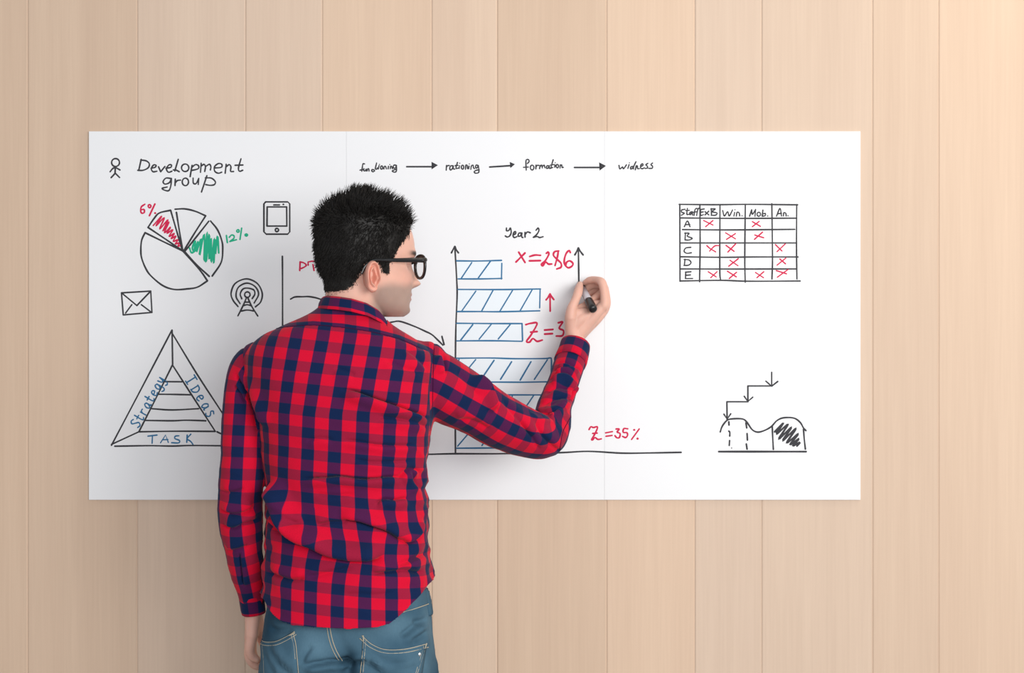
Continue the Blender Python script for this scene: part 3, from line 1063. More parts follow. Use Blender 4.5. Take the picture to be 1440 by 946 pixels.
def uv_lookup(rings, uv):
    """nearest-point lookup of cloth coordinates on a source tube (seam row repeated so it never smears)"""
    nr, nc, _ = rings.shape
    rr = np.concatenate([rings, rings[:, :1]], 1).reshape(-1, 3)
    uu = uv.copy()
    last = uv[:, :1].copy()
    step = np.median(np.diff(uv[:, :, 0], axis=1), axis=1)
    last[:, :, 0] = uv[:, -1:, 0] + step[:, None]
    uu = np.concatenate([uu, last], 1).reshape(-1, 2)
    fs = grid_faces(nr, nc + 1, wrap=False)
    bvh = BVHTree.FromPolygons([Vector(q) for q in rr], fs)

    def get(p):
        co, no, fi, di = bvh.find_nearest(Vector(p))
        q = fs[fi]
        # inverse bilinear by projecting on the quad's edges
        a, b, c_, d_ = (rr[k] for k in q)
        e1, e2 = b - a, d_ - a
        w = np.array(co) - a
        g11, g12, g22 = e1.dot(e1), e1.dot(e2), e2.dot(e2)
        det = g11 * g22 - g12 * g12
        if det < 1e-16:
            return uu[q[0]], di
        s = (w.dot(e1) * g22 - w.dot(e2) * g12) / det
        t = (w.dot(e2) * g11 - w.dot(e1) * g12) / det
        return uu[q[0]] + s * (uu[q[1]] - uu[q[0]]) + t * (uu[q[3]] - uu[q[0]]), di
    return get


get_t, get_r, get_l = uv_lookup(t_rings, t_uv), uv_lookup(rs_rings, rs_uv), uv_lookup(ls_rings, ls_uv)

mb = MB()
mb.add(tv, tf)
mb.add(rs_v, rs_f)
mb.add(ls_v, ls_f)
mb.add(*ball(P(600, 510, -.405), .0425, 32, 20))
mb.add(*ball(P(585, 508, -.412), .0420, 32, 20))
shirt_me = remesh(mb, 0.0022, smooth_iter=19)

# cut the armholes cleanly
bm = bmesh.new()
bm.from_mesh(shirt_me)
bpy.data.meshes.remove(shirt_me)
a, b = P(611, 470, -.42), P(607, 606, -.42)
nr_ = (b - a).cross(Vector((0, 1, 0))).normalized()
if nr_.x < 0: nr_.negate()
R_CO, R_NO = a, nr_
sel = [fc for fc in bm.faces if fc.calc_center_median().x > a.x - .05 and fc.calc_center_median().z < P(0, 455, -.42).z and fc.calc_center_median().z > P(0, 625, -.42).z]
geom = list({e for fc in sel for e in fc.edges}) + list({w for fc in sel for w in fc.verts}) + sel
bmesh.ops.bisect_plane(bm, geom=geom, plane_co=R_CO, plane_no=R_NO, dist=0.0002)
a2, b2 = P(340, 474, -.42), P(368, 606, -.42)
nl_ = (b2 - a2).cross(Vector((0, 1, 0))).normalized()
if nl_.x > 0: nl_.negate()
L_CO, L_NO = a2, nl_
ZL = P(0, 606, -.43).z
sel = [fc for fc in bm.faces if fc.calc_center_median().x < P(380, 0, -.42).x and fc.calc_center_median().z > ZL - .01 and fc.calc_center_median().z < P(0, 465, -.42).z]
geom = list({e for fc in sel for e in fc.edges}) + list({w for fc in sel for w in fc.verts}) + sel
bmesh.ops.bisect_plane(bm, geom=geom, plane_co=L_CO, plane_no=L_NO, dist=0.0002)
bm.verts.index_update()
V = np.array([w.co[:] for w in bm.verts])
F = [tuple(w.index for w in fc.verts) for fc in bm.faces]
bm.free()
centers = np.array([V[list(q)].mean(0) for q in F])

cpx, cpy = to_px(centers)
REG = np.zeros(len(F), dtype=int)          # 0 torso, 1 right sleeve, 2 left sleeve
side_r = (centers - np.array(R_CO)) @ np.array(R_NO)
REG[(side_r > 0) & (centers[:, 0] > P(600, 0, -.42).x) & ((cpy < 618) | (centers[:, 0] > P(640, 0, -.42).x))] = 1
cpx, cpy = to_px(centers)
side_l = (centers - np.array(L_CO)) @ np.array(L_NO)
upper = centers[:, 2] > ZL
REG[upper & (side_l > 0) & (cpx < 390)] = 2
low = (~upper) & (cpx < 400)
for i in np.where(low)[0]:
    if get_l(centers[i])[1] < get_t(centers[i])[1]:
        REG[i] = 2

# yoke: across the shoulders the cloth is turned sideways
YOKE = [(320, 497), (340, 481), (360, 470), (380, 464), (400, 460), (440, 457), (480, 460), (520, 466), (560, 476), (590, 489), (612, 498), (640, 508)]

vert_uv = [dict() for _ in range(len(V))]


def cloth_uv(vi, reg):
    d = vert_uv[vi]
    if reg not in d:
        d[reg] = np.array({0: get_t, 1: get_r, 2: get_l}[reg](V[vi])[0])
    return d[reg]


vpx, vpy = to_px(V)
yd, ys, ya = seg_dist(vpx, vpy, YOKE)
ysigned = yd * np.where(ys > 0, 1, -1)     # + below the yoke seam

UVS = []
FREG = []
U_SHIFT, V_SHIFT = PU * 0.0, 0.0
REF = P(514, 555, YC - .13)
RV0 = rs_arc[np.argmin(np.abs(to_px(rs_c)[0] - 684) + 1e3 * (np.arange(len(rs_c)) > 70))]
LV0 = ls_arc[np.argmin(np.abs(to_px(ls_c)[1] - 633))]
PULL = [([(392, 722), (404, 744), (420, 757), (440, 765), (462, 776), (490, 782), (515, 783), (540, 787)], .016, 24.0), ([(500, 730), (522, 737), (545, 745), (562, 756), (575, 762)], .010, 16.0)]
upull = np.zeros(len(V))
for pl_, am_, wd_ in PULL:
    d_, s_, a_ = seg_dist(vpx, vpy, catmull(pl_, 5))
    upull += am_ * np.exp(-(d_ / wd_) ** 1.3) * sstep(-.02, .35, a_) * sstep(-.02, .3, 1 - a_)
for fi, q in enumerate(F):
    reg = REG[fi]
    if reg == 0:
        yoke = np.mean([ysigned[i] for i in q]) < 0 and centers[fi, 1] < YC + .03
        for i in q:
            u, v = cloth_uv(i, 0)
            if yoke:
                h = -ysigned[i]
                rw = np.interp(vpx[i], [340, 400, 480, 545, 600], [9, 9, 12, 18, 15])
                UVS.append((PU * np.interp(h, [0, 2.5, 5.5, 5.5 + rw, 9.5 + rw, 20 + rw], [.30, .5, .75, 1.25, 1.5, 1.7]), vpx[i] / 34.0 * PV))
            else:
                # mid of a red stripe on the centre line; navy weft centred at 507 px
                UVS.append((u - upull[i], V[i, 2] - REF.z + 0.10 * (V[i, 0] - REF.x) + PV * 0.5))
    else:
        qu = np.array([cloth_uv(i, reg) for i in q])
        if qu[:, 0].max() - qu[:, 0].min() > 0.08:
            qu[qu[:, 0] < 0, 0] += 0.30
        for u, v in qu:
            if reg == 1:
                UVS.append((u + PU * 0.52, v - RV0 + PV * 0.5))
            else:
                UVS.append((u + PU * 0.42, v - LV0 + PV * 0.5))
UVS = np.array(UVS)

# ---- folds of the cloth, as displacement of the dense surface
me = bpy.data.meshes.new('fold_source')
me.from_pydata(V.tolist(), [], F)
me.update()
NRM = mnormals(me)
bpy.data.meshes.remove(me)
facing = sstep(0.15, 0.55, -NRM[:, 1])
disp = np.zeros(len(V))
slide = np.zeros((len(V), 3))
vreg = np.zeros(len(V), dtype=int)
for q, r in zip(F, REG):
    if r:
        for i in q:
            vreg[i] = r


FS = {0: 1.8, 1: 1.9, 2: 1.8}


def fold(poly, depth, width, ridge=0.6, off=1.0, up=True, regs=(0,), ends=0.18, shape=None):
    """a crease along a polyline (px) with a rounded roll of cloth beside it; mm, px"""
    global disp
    d, s, al = seg_dist(vpx, vpy, catmull(poly, 5))
    sd = d * np.where(s > 0, 1, -1)
    taper = sstep(-0.01, ends, al) * sstep(-0.01, ends, 1 - al)
    if up:
        sd = -sd
    g = -np.exp(-(sd / width) ** 2) + ridge * np.exp(-((sd - off * width * 2.2) / (width * 1.9)) ** 2)
    m = np.isin(vreg, regs)
    # the roll leans over the crease
    near = m & (d < width * 7)
    if near.any():
        ux_, uy_ = near_dir(vpx[near], vpy[near], catmull(poly, 5))
        roll = np.exp(-((sd[near] - off * width * 1.6) / (width * 1.5)) ** 2) * (sd[near] > 0) * taper[near] * facing[near] * FS[regs[0]] * depth * 0.001 * ridge * 0.75
        slide[near, 0] += ux_ * roll
        slide[near, 2] -= uy_ * roll
    disp += np.where(m, FS[regs[0]] * depth * 0.001 * g * taper * facing, 0)


# armpit creases over the back
fold([(609, 590), (585, 582), (560, 573), (525, 561), (500, 552), (478, 547)], 6.5, 3.2, 0.8)
fold([(606, 604), (585, 594), (560, 589), (530, 586)], 3.0, 3.0, 0.6)
fold([(596, 522), (575, 520), (555, 512), (540, 505)], 2.2, 4.0, 0.5)
fold([(500, 528), (485, 521), (470, 517)], 2.0, 3.5, 0.5)
fold([(603, 520), (585, 500), (570, 490)], 2.5, 4.0, 0.5)
# slack folds across the lower back
fold([(590, 625), (560, 627), (530, 626), (500, 621), (480, 620)], 2.6, 2.6, 0.7)
fold([(582, 648), (550, 650), (520, 650), (495, 645)], 2.2, 2.6, 0.6)
fold([(570, 670), (545, 672), (510, 675), (480, 671), (455, 673), (420, 673)], 4.6, 2.6, 0.9)
fold([(592, 664), (580, 660), (570, 664), (560, 676)], 3.5, 3.0, 0.7)
fold([(575, 700), (556, 704), (540, 703), (527, 710)], 4.0, 2.8, 0.8)
fold([(601, 690), (590, 685), (582, 674), (578, 662)], 3.5, 3.2, 0.6)
fold([(470, 619), (450, 616), (430, 620)], 1.6, 3.0, 0.6)
fold([(500, 694), (470, 697), (440, 694)], 1.6, 3.0, 0.6)
# big overhang from the left waist down to the middle of the back
fold([(376, 672), (382, 694), (392, 722), (404, 744), (420, 757), (440, 765), (462, 776), (490, 782), (515, 783), (540, 787)], 13.0, 4.2, 0.95, 1.1, ends=0.12)
fold([(388, 690), (398, 712), (412, 730), (425, 738)], 4.5, 4.0, 0.6)
fold([(474, 728), (500, 730), (522, 737), (545, 745), (562, 756), (575, 762)], 7.0, 3.4, 0.9)
fold([(566, 762), (580, 760), (592, 748), (602, 732)], 6.0, 3.2, 0.7)
fold([(520, 806), (545, 803), (570, 801), (596, 805)], 4.2, 3.2, 0.7)
fold([(605, 776), (588, 783), (572, 790), (556, 793)], 3.6, 3.2, 0.7)
fold([(445, 738), (465, 733), (490, 734)], 3.0, 3.0, 0.6)
fold([(376, 803), (395, 811), (410, 815), (430, 812)], 4.5, 4.0, 0.6)
fold([(430, 812), (455, 806), (480, 800), (500, 797)], 2.2, 4.0, 0.6)
fold([(480, 838), (500, 835), (530, 836), (560, 832)], 1.5, 4.0, 0.5)
fold([(374, 730), (386, 742), (396, 752)], 4.0, 3.4, 0.6)
# right sleeve
fold([(668, 522), (684, 538), (692, 552), (698, 566), (700, 580)], 7.0, 3.0, 0.8, regs=(1,), up=False)
fold([(621, 497), (625, 512), (627, 526)], 4.0, 3.0, 0.6, regs=(1,), up=False)
fold([(640, 520), (660, 538), (676, 560)], 2.5, 4.0, 0.6, regs=(1,))
fold([(706, 560), (722, 580), (738, 598), (752, 618)], 2.6, 3.2, 0.6, regs=(1,))
fold([(640, 592), (662, 590), (690, 604)], 2.2, 4.0, 0.6, regs=(1,))
for kk in range(7):
    x0, y0 = 752 + kk * 4.2, 578 + kk * 0.4
    fold([(x0 - 8, y0 - 6 + kk), (x0 + 6, y0 + 10 - kk * 2), (x0 + 22, y0 + 12 - kk * 5), (x0 + 36 - kk, y0 + 6 - kk * 8)], 3.2, 2.0, 0.8, regs=(1,), up=(kk % 2 == 0))
fold([(762, 572), (776, 562), (792, 560), (808, 566)], 3.0, 2.6, 0.7, regs=(1,))
fold([(766, 556), (780, 545), (794, 545), (806, 552)], 2.6, 2.4, 0.7, regs=(1,))
fold([(772, 536), (786, 527), (800, 529), (812, 546), (816, 556)], 5.0, 2.6, 0.8, regs=(1,), up=False)
fold([(778, 521), (792, 517), (808, 518), (818, 524)], 3.8, 2.4, 0.8, regs=(1,), up=False)
fold([(782, 511), (796, 510), (810, 516)], 2.6, 2.2, 0.7, regs=(1,), up=False)
fold([(752, 590), (764, 612), (780, 628), (790, 634)], 3.5, 3.0, 0.6, regs=(1,))
fold([(733, 590), (748, 612), (760, 634)], 2.5, 3.0, 0.6, regs=(1,))
# left sleeve
fold([(330, 522), (342, 540), (352, 556), (362, 580), (368, 604)], 6.0, 3.4, 0.7, regs=(0, 2))
fold([(329, 540), (338, 552), (346, 566)], 4.0, 3.0, 0.7, regs=(2,))
fold([(308, 715), (325, 722), (342, 720), (360, 712)], 4.0, 3.4, 0.7, regs=(2,))
fold([(312, 738), (328, 742), (344, 734), (364, 730)], 4.0, 3.4, 0.8, regs=(2,))
fold([(318, 775), (334, 772), (350, 766)], 2.6, 3.0, 0.6, regs=(2,))
fold([(310, 690), (326, 692), (345, 686)], 2.2, 3.0, 0.6, regs=(2,))
fold([(337, 775), (340, 800), (343, 826)], 4.5, 2.0, 0.5, regs=(2,))

# long soft undulation and small crumpling
nz = fnoise(V, (9, 9, 16), 3.1)
nz2 = fnoise(V, (26, 26, 40), 9.7)
nz3 = 1 - np.abs(fnoise(V + 0.01 * nz2[:, None], (14, 14, 34), 5.5)) * 2
waist = sstep(470, 620, vpy)
crump = np.where(vreg == 0, 0.5 + 0.5 * waist, 1.0)
side = np.where(vreg == 0, sstep(560, 598, vpx) * sstep(600, 650, vpy) + sstep(400, 375, vpx) * sstep(660, 700, vpy), 0)
elbow = np.where(vreg == 1, np.exp(-(((vpx - 778) / 34) ** 2 + ((vpy - 585) / 45) ** 2)), 0) + np.where(vreg == 2, np.exp(-((vpy - 745) / 50) ** 2), 0)
disp += 0.0026 * nz * crump + 0.0008 * nz2 + 0.0022 * (nz3 - 0.4) * (0.40 * waist + 1.0 * side + 0.9 * elbow) + 0.004 * side * nz2
# armhole seams pull in slightly
seam = np.minimum(np.abs((V - np.array(R_CO)) @ np.array(R_NO)) + (vpx < 560) * 1.0, np.abs((V - np.array(L_CO)) @ np.array(L_NO)) + ((vpx > 400) | (vpy > 606)) * 1.0)
disp -= 0.0018 * np.exp(-(seam / 0.004) ** 2)
disp -= np.where((vreg == 0) & (V[:, 1] < YC), 0.0010 * np.exp(-((ysigned) / 1.6) ** 2), 0)
V = V + NRM * disp[:, None] + slide
vpx, vpy = to_px(V)

# ---- hem: cut the block open along the curved shirt tail
HEM = [(340, 846), (371, 847), (377, 857), (385, 866), (395, 873), (410, 877), (440, 879), (490, 880.5), (530, 879.5), (548, 875), (562, 865), (576, 853), (590, 841), (602, 829), (612, 823), (640, 820)]
hx, hy = np.array(HEM).T
zh = np.array([P(0, y, YC - .12).z for y in np.interp(vpx, hx, hy)])
cut = V[:, 2] - zh
keep_f = np.array([not (REG[i] == 0 and all(cut[j] < 0 for j in q)) for i, q in enumerate(F)])
tors = np.zeros(len(V), bool)
for q, r in zip(F, REG):
    if r == 0:
        tors[list(q)] = True
mfix = tors & (cut < 0)
V[mfix, 2] = zh[mfix]
# hem leaves the hips a little
hemroll = np.where(tors, np.exp(-(np.maximum(cut, 0) / 0.006) ** 2), 0)
V += NRM * (0.0012 * hemroll)[:, None]

# ---- sleeve ends and neck are open too (cuffs and collar sit there)
RC = np.array(rs_c[-1]); RT = np.array(rs_c[-1] - rs_c[-4]); RT /= np.linalg.norm(RT)
LC = np.array(ls_c[-1]); LT = np.array(ls_c[-1] - ls_c[-4]); LT /= np.linalg.norm(LT)
for i, q in enumerate(F):
    c = centers[i]
    if REG[i] == 1 and (c - RC) @ RT > -0.006: keep_f[i] = False
    if REG[i] == 2 and (c - LC) @ LT > -0.006: keep_f[i] = False
    if REG[i] == 0 and 450 < cpx[i] < 545 and c[2] > P(0, np.interp(cpx[i], [450, 480, 500, 520, 535, 541, 546], [428, 428, 431, 437, 446, 453, 460]), YC).z: keep_f[i] = False

loop_start = np.hstack([0, np.cumsum([len(q) for q in F])])
person = None


def cloth_part(name, faces, parent, label=None):
    used = sorted({j for i in faces for j in F[i]})
    mp = {j: k for k, j in enumerate(used)}
    o = mesh_obj(name, V[used], [[mp[j] for j in F[i]] for i in faces], M_PLAID, parent)
    uvl = o.data.uv_layers.new(name='UVMap')
    uvs = np.vstack([UVS[loop_start[i]:loop_start[i + 1]] for i in faces])
    uvl.data.foreach_set('uv', uvs.ravel())
    # own normals of the uncut cloth keep the seam smooth
    sm = o.modifiers.new('thickness', 'SOLIDIFY')
    sm.thickness = 0.0012
    sm.offset = -1
    if label: o['label'] = label
    return o


# ------------------------------------------------------------------ head
YAW = math.radians(62)
HF = np.array([math.sin(YAW), math.cos(YAW), 0.0])
HR = np.array([math.cos(YAW), -math.sin(YAW), 0.0])
HZ = np.array([0, 0, 1.0])
HO = np.array(P(516, 372, -.43))


def hw(f, r, z):
    f, r, z = np.broadcast_arrays(np.asarray(f, float), np.asarray(r, float), np.asarray(z, float))
    return HO + f[..., None] * HF + r[..., None] * HR + z[..., None] * HZ


def to_head(p):
    d = p - HO
    return d @ HF, d @ HR, d[:, 2]


HEAD = np.array([
    # z, front, back, half width
    (-.1000, .070, .040, .016), (-.0960, .080, .018, .028), (-.0890, .085, .002, .037), (-.0800, .087, -.014, .045), (-.0700, .086, -.026, .051),
    (-.0600, .087, -.040, .0555), (-.0500, .0885, -.060, .0595), (-.0350, .089, -.078, .0640), (-.0200, .088, -.089, .0675), (-.0050, .0875, -.096, .0700),
    (.0100, .090, -.100, .0720), (.0250, .093, -.102, .0740), (.0450, .092, -.103, .0755), (.0650, .086, -.100, .0750), (.0830, .074, -.091, .0690),
    (.0980, .056, -.075, .0585), (.1090, .034, -.054, .0430), (.1160, .014, -.034, .0270), (.1200, -.004, -.018, .0090)])
HN, HM = 110, 112
HEAD[6:, 2] *= np.where(HEAD[6:, 0] < .07, .935, .96)
hz = np.linspace(HEAD[0, 0], HEAD[-1, 0], HN)
htab = gsmooth(np.stack([np.interp(hz, HEAD[:, 0], HEAD[:, i]) for i in (1, 2, 3)], 1), 2)
ang = np.linspace(0, 2 * np.pi, HM, endpoint=False)
hr_ = []
for i in range(HN):
    fr, bk, w = htab[i]
    mid, half = (fr + bk) / 2 - 0.004, (fr - bk) / 2
    ca, sa = np.cos(ang), np.sin(ang)
    # squarer cheeks, rounder back
    n = np.where(ca > 0, 2.35, 2.15)
    f = (fr + bk) / 2 + half * np.sign(ca) * np.abs(ca) ** (2 / n)
    r = w * np.sign(sa) * np.abs(sa) ** (2 / n)
    # widest behind the middle of the skull; the face narrows forward
    r *= 1 - 0.13 * sstep(0.0, .09, f) * sstep(.10, -.02, np.full_like(f, hz[i]))
    z = np.full(HM, hz[i])
    front = sstep(0.02, 0.08, f)
    g = lambda cr, cz, sr, sz: np.exp(-((r - cr) / sr) ** 2 - ((z - cz) / sz) ** 2)
    df = np.zeros(HM)
    df += front * 0.0065 * np.exp(-((z - .020) / .010) ** 2) * np.exp(-(np.abs(r) / .045) ** 4)               # brow ridge
    for s_ in (-1, 1):
        df -= front * 0.011 * g(s_ * .032, .002, .015, .013)                                                 # eye sockets
        df += front * 0.004 * g(s_ * .045, -.024, .018, .014)                                                # cheek bones
        df -= front * 0.004 * g(s_ * .045, -.055, .014, .016)
    # nose: bridge deepening to the tip, wings at its base
    tz = np.clip((.006 - z) / .042, 0, 1)
    prof = (0.004 + 0.0195 * tz ** 1.15) * sstep(-.050, -.036, z) * sstep(.022, .0, z)
    df += front * prof * np.exp(-(r / (0.0075 + 0.0065 * tz)) ** 2)
    for s_ in (-1, 1):
        df += front * 0.009 * g(s_ * .012, -.034, .006, .006)
    df += front * (0.006 * g(0, -.0575, .018, .0045) + 0.0065 * g(0, -.0665, .016, .0045) - 0.003 * g(0, -.062, .02, .0022))
    df -= front * 0.004 * g(0, -.078, .02, .006)
    df += front * 0.006 * g(0, -.091, .016, .010)
    f = f + df
    hr_.append(hw(f, r, z))
head_rings = np.array(hr_)
head_v, head_f = loft(head_rings)

# ------------------------------------------------------------------ body: neck, trunk, arms, hands in one skin
mbd = MB()
mbd.add(head_v, head_f)
nk = [hw(-.018, 0, .0), hw(-.028, 0, -.045), np.array(P(499, 425, -.432)), np.array(P(496, 446, -.432)), np.array(P(490, 480, -.425)), np.array(P(486, 520, -.42))]
mbd.add(*tube(nk, [.052, .053, .0545, .056, .070, .090], seg=40, ref=(1, 0, 0)))
CORE = [(890, 410, 570, .070, .07, 0), (800, 392, 588, .090, .09, 0), (720, 392, 588, .09, .09, 0), (600, 384, 592, .105, .095, 0), (530, 380, 590, .10, .085, 0), (500, 396, 572, .085, .065, 0), (488, 410, 556, .07, .055, 0)]
_, cr = body_rings(CORE, 50, 48, smooth=2)
mbd.add(*loft(cr))


def pts(lst):
    return [np.array(P(q[0], q[1], y)) for q, y in lst]


# right arm and hand
mbd.add(*tube(pts([((590, 530), -.41), ((640, 556), -.385), ((700, 590), -.33), ((758, 610), -.27)]), [.034, .036, .031, .024], seg=24))
mbd.add(*tube(pts([((762, 606), -.265), ((781, 572), -.205), ((799, 515), -.12), ((806, 490), -.095), ((809, 474), -.080)]), [.022, .023, .0230, .0210, .0200], seg=28, sx=0.92))
W = ((809, 473), -.080)


def chain(lst, radii, seg=18, per=7):
    mbd.add(*tube(pts(lst), radii, seg=seg, per=per))


chain([W, ((822, 458), -.082), ((838, 441), -.086), ((848, 430), -.085)], [.0175, .0150, .0125, .0112])
chain([W, ((824, 458), -.072), ((840, 445), -.069), ((849, 434), -.064)], [.0175, .0155, .0130, .0112])
chain([((811, 473), -.074), ((824, 461), -.060), ((838, 449), -.051), ((846, 441), -.045)], [.0165, .0145, .0120, .0104])
chain([((812, 473), -.070), ((823, 463), -.050), ((833, 455), -.038), ((839, 449), -.031)], [.0160, .0135, .0110, .0096])
chain([((807, 474), -.082), ((804, 458), -.088), ((802.5, 444), -.097), ((804, 434), -.098)], [.0175, .0150, .0125, .0110])
chain([((806, 462), -.084), ((815, 449), -.088), ((828, 442), -.086), ((840, 436), -.084)], [.0155, .0145, .0115, .0095])
chain([((806, 452), -.088), ((814, 440), -.090), ((824, 437), -.086)], [.0130, .0095, .0070])
chain([((805, 442), -.086), ((818, 434), -.074), ((830, 429), -.070), ((845, 428), -.074)], [.0125, .0115, .0105, .0100])
chain([((826, 428), -.060), ((838, 418), -.052), ((846, 412), -.055)], [.0100, .0085, .0085])
# thumb
chain([((802.5, 446), -.097), ((804.5, 433), -.097), ((809.5, 421), -.091), ((812.5, 412.5), -.080), ((814.6, 404), -.061), ((815.8, 399.5), -.048)], [.0125, .0108, .0094, .0100, .0088, .0066])
# index
chain([((846, 433), -.085), ((850, 428), -.087), ((849.5, 412), -.086), ((846.5, 397.5), -.080), ((838, 393.5), -.063), ((829, 394), -.048), ((822.5, 397.5), -.035)],
      [.0112, .0112, .0090, .0096, .0080, .0078, .0062])
# middle
chain([((848, 436), -.066), ((852, 427), -.064), ((851.5, 412), -.060), ((848, 402), -.053), ((839, 400), -.041), ((830, 402.5), -.032), ((823, 407), -.026)],
      [.0112, .0108, .0090, .0094, .0080, .0076, .0064])
# ring
chain([((845, 442), -.046), ((851, 433), -.043), ((852.5, 420), -.039), ((850, 409.5), -.034), ((842, 407.5), -.025), ((833, 410), -.0200), ((827, 414), -.0195)],
      [.0104, .0100, .0086, .0088, .0078, .0074, .0064])
# little finger
chain([((838, 450), -.032), ((845, 441), -.029), ((848.5, 430), -.025), ((846, 421), -.0195), ((838, 420), -.0170), ((831, 424), -.0180)], [.0096, .0090, .0078, .0078, .0070, .0060])

# left arm and hand
mbd.add(*tube(pts([((352, 520), -.42), ((347, 580), -.428), ((342, 650), -.434), ((340, 712), -.43)]), [.030, .031, .030, .029], seg=24))
mbd.add(*tube(pts([((340, 712), -.43), ((344, 770), -.412), ((352, 820), -.393), ((356, 858), -.380)]), [.031, .029, .022, .0175], seg=24))
lw = ((356, 858), -.378)
for (kx, ky, kz), pr, pts_f, rf in (
        ((354, 893, -.384), .0120, [((352.0, 905), -.384), ((351.5, 915), -.380), ((355, 923), -.376), ((361, 927), -.374)], [.0100, .0094, .0082, .0066]),
        ((353, 896, -.362), .0130, [((351.0, 910), -.361), ((350.5, 922), -.357), ((354, 931), -.352), ((361, 936), -.350)], [.0106, .0098, .0086, .0068]),
        ((353, 896, -.338), .0130, [((351.5, 912), -.336), ((352, 925), -.331), ((357, 934), -.328), ((364, 938), -.326)], [.0108, .0100, .0088, .0070]),
        ((354, 893, -.316), .0130, [((353.5, 908), -.312), ((355, 920), -.308), ((361, 928), -.306), ((368, 931), -.305)], [.0106, .0098, .0086, .0070])):
    chain([lw, ((354.5, 876), (lw[1] + kz) / 2), ((kx, ky), kz)], [.0165, .0140, pr])
    chain([((kx, ky), kz)] + pts_f, [pr * .92] + rf)
chain([lw, ((361, 872), -.335), ((365, 884), -.305), ((368, 898), -.288), ((371, 908), -.284)], [.0150, .0135, .0115, .0102, .0076])

body_me = remesh(mbd, 0.0019, smooth_iter=3)
bv, bfc = mverts(body_me), mfaces(body_me)
bn = mnormals(body_me).copy()
bpy.data.meshes.remove(body_me)


# --- ear: bowl, rims and lobe
def ear(side):
    nr, na = 22, 56
    rho = np.linspace(0, 1, nr)
    an = np.linspace(0, 2 * np.pi, na, endpoint=False)
    R_, A_ = np.meshgrid(rho, an, indexing='ij')
    wide = 0.0172 * (1 + 0.10 * np.sin(A_)) * np.where(np.cos(A_) > 0, 0.86, 1.08)
    x = R_ * np.cos(A_) * wide                   # + towards the face
    y = R_ * np.sin(A_) * 0.0300
    ob = x * 1.0
    h = -0.0095 - 0.008 * np.exp(-((x + .001) / .006) ** 2 - ((y + .001) / .011) ** 2) + 0.0120 * sstep(.30, .52, R_) * sstep(.75, .55, R_) * sstep(.5, -.4, np.cos(A_)) \
        + 0.0115 * np.exp(-((R_ - .88) / .10) ** 2) * (0.35 + 0.65 * sstep(-.75, -.2, np.sin(A_))) \
        + 0.0075 * np.exp(-((x - .0105) / .0045) ** 2 - ((y + .003) / .006) ** 2) \
        + 0.0080 * np.exp(-((x - .002) / .008) ** 2 - ((y + .022) / .007) ** 2) \
        + 0.0085 * sstep(.35, .6, R_)
    out = 0.006 - 0.55 * x                        # the back edge stands off the head
    top = np.stack([x - .021, .0735 + (out + h) * 1.0, y - .026], -1)
    # back wall returns to the head
    bk = []
    for q, s_ in ((-0.004, 1.0), (-0.009, .93), (-0.016, .80), (-0.024, .70)):
        bk.append(np.stack([x[-1] * s_ - .021, .0735 + (out[-1] + h[-1] * 0.4) * s_ + q, y[-1] * s_ - .026], -1))
    g = np.concatenate([top, np.array(bk)], 0)
    rings = hw(g[..., 0], side * g[..., 1], g[..., 2])
    return loft(rings)


mbf = MB()
mbf.add(bv, bfc)
n_body = len(bv)
for s_ in (1, -1):
    mbf.add(*ear(s_))
n_ear = mbf.n
for s_ in (1, -1):
    mbf.add(*ball(hw(.0575, s_ * .031, .001), .0115))
BV = mbf.verts()
# skin tone by region (the skin's own colours)
skin = np.array([0.700, 0.405, 0.318])
tone = np.tile(skin, (len(BV), 1))
hf, hr2, hzz = to_head(BV)
inhead = (hzz > -.13) & (np.hypot(hf, hr2) < .14)


def blend(mask, col):
    global tone
    m = (mask * inhead)[:, None]
    tone = tone * (1 - m) + np.array(col) * m


blend(sstep(-.028, -.050, hzz - 0.20 * (hf - .02) * sstep(.06, .0, hf)) * sstep(-.022, .006, hf) * 0.80, (0.29, 0.22, 0.185))                     # shaved beard
blend(0.45 * np.exp(-((hf - .06) / .03) ** 2 - ((hzz + .022) / .018) ** 2), (0.70, 0.35, 0.27))                   # cheek
blend(np.exp(-(np.abs(hr2) / .021) ** 4 - ((hzz + .062) / .0075) ** 4) * sstep(.07, .08, hf), (0.50, 0.20, 0.18))     # lips
blend(np.exp(-((np.abs(hr2) - .033) / .018) ** 4 - ((hzz - .0225) / .0045) ** 4) * sstep(.05, .07, hf), (0.03, 0.02, 0.015))   # brows
ei = np.zeros(len(BV)); ei[n_body:n_ear] = 0.8
blend(ei, (0.70, 0.33, 0.25))
eyes = np.zeros(len(BV)); eyes[n_ear:] = 1.0
blend(eyes, (0.75, 0.73, 0.70))
blend(eyes * sstep(.0065, .0055, np.hypot(np.abs(hr2) - .032, hzz - .001)), (0.06, 0.035, 0.02))
person = mesh_obj('person', BV, mbf.f, M_SKIN, None, True, BASE)
ca = person.data.color_attributes.new('tone', 'FLOAT_COLOR', 'POINT')
ca.data.foreach_set('color', np.hstack([tone, np.ones((len(tone), 1))]).ravel())
tag(person, 'dark-haired person in a red checked shirt and jeans, seen from behind, writing on the board', 'person')

# ------------------------------------------------------------------ hair
hv = head_rings.reshape(-1, 3).copy()
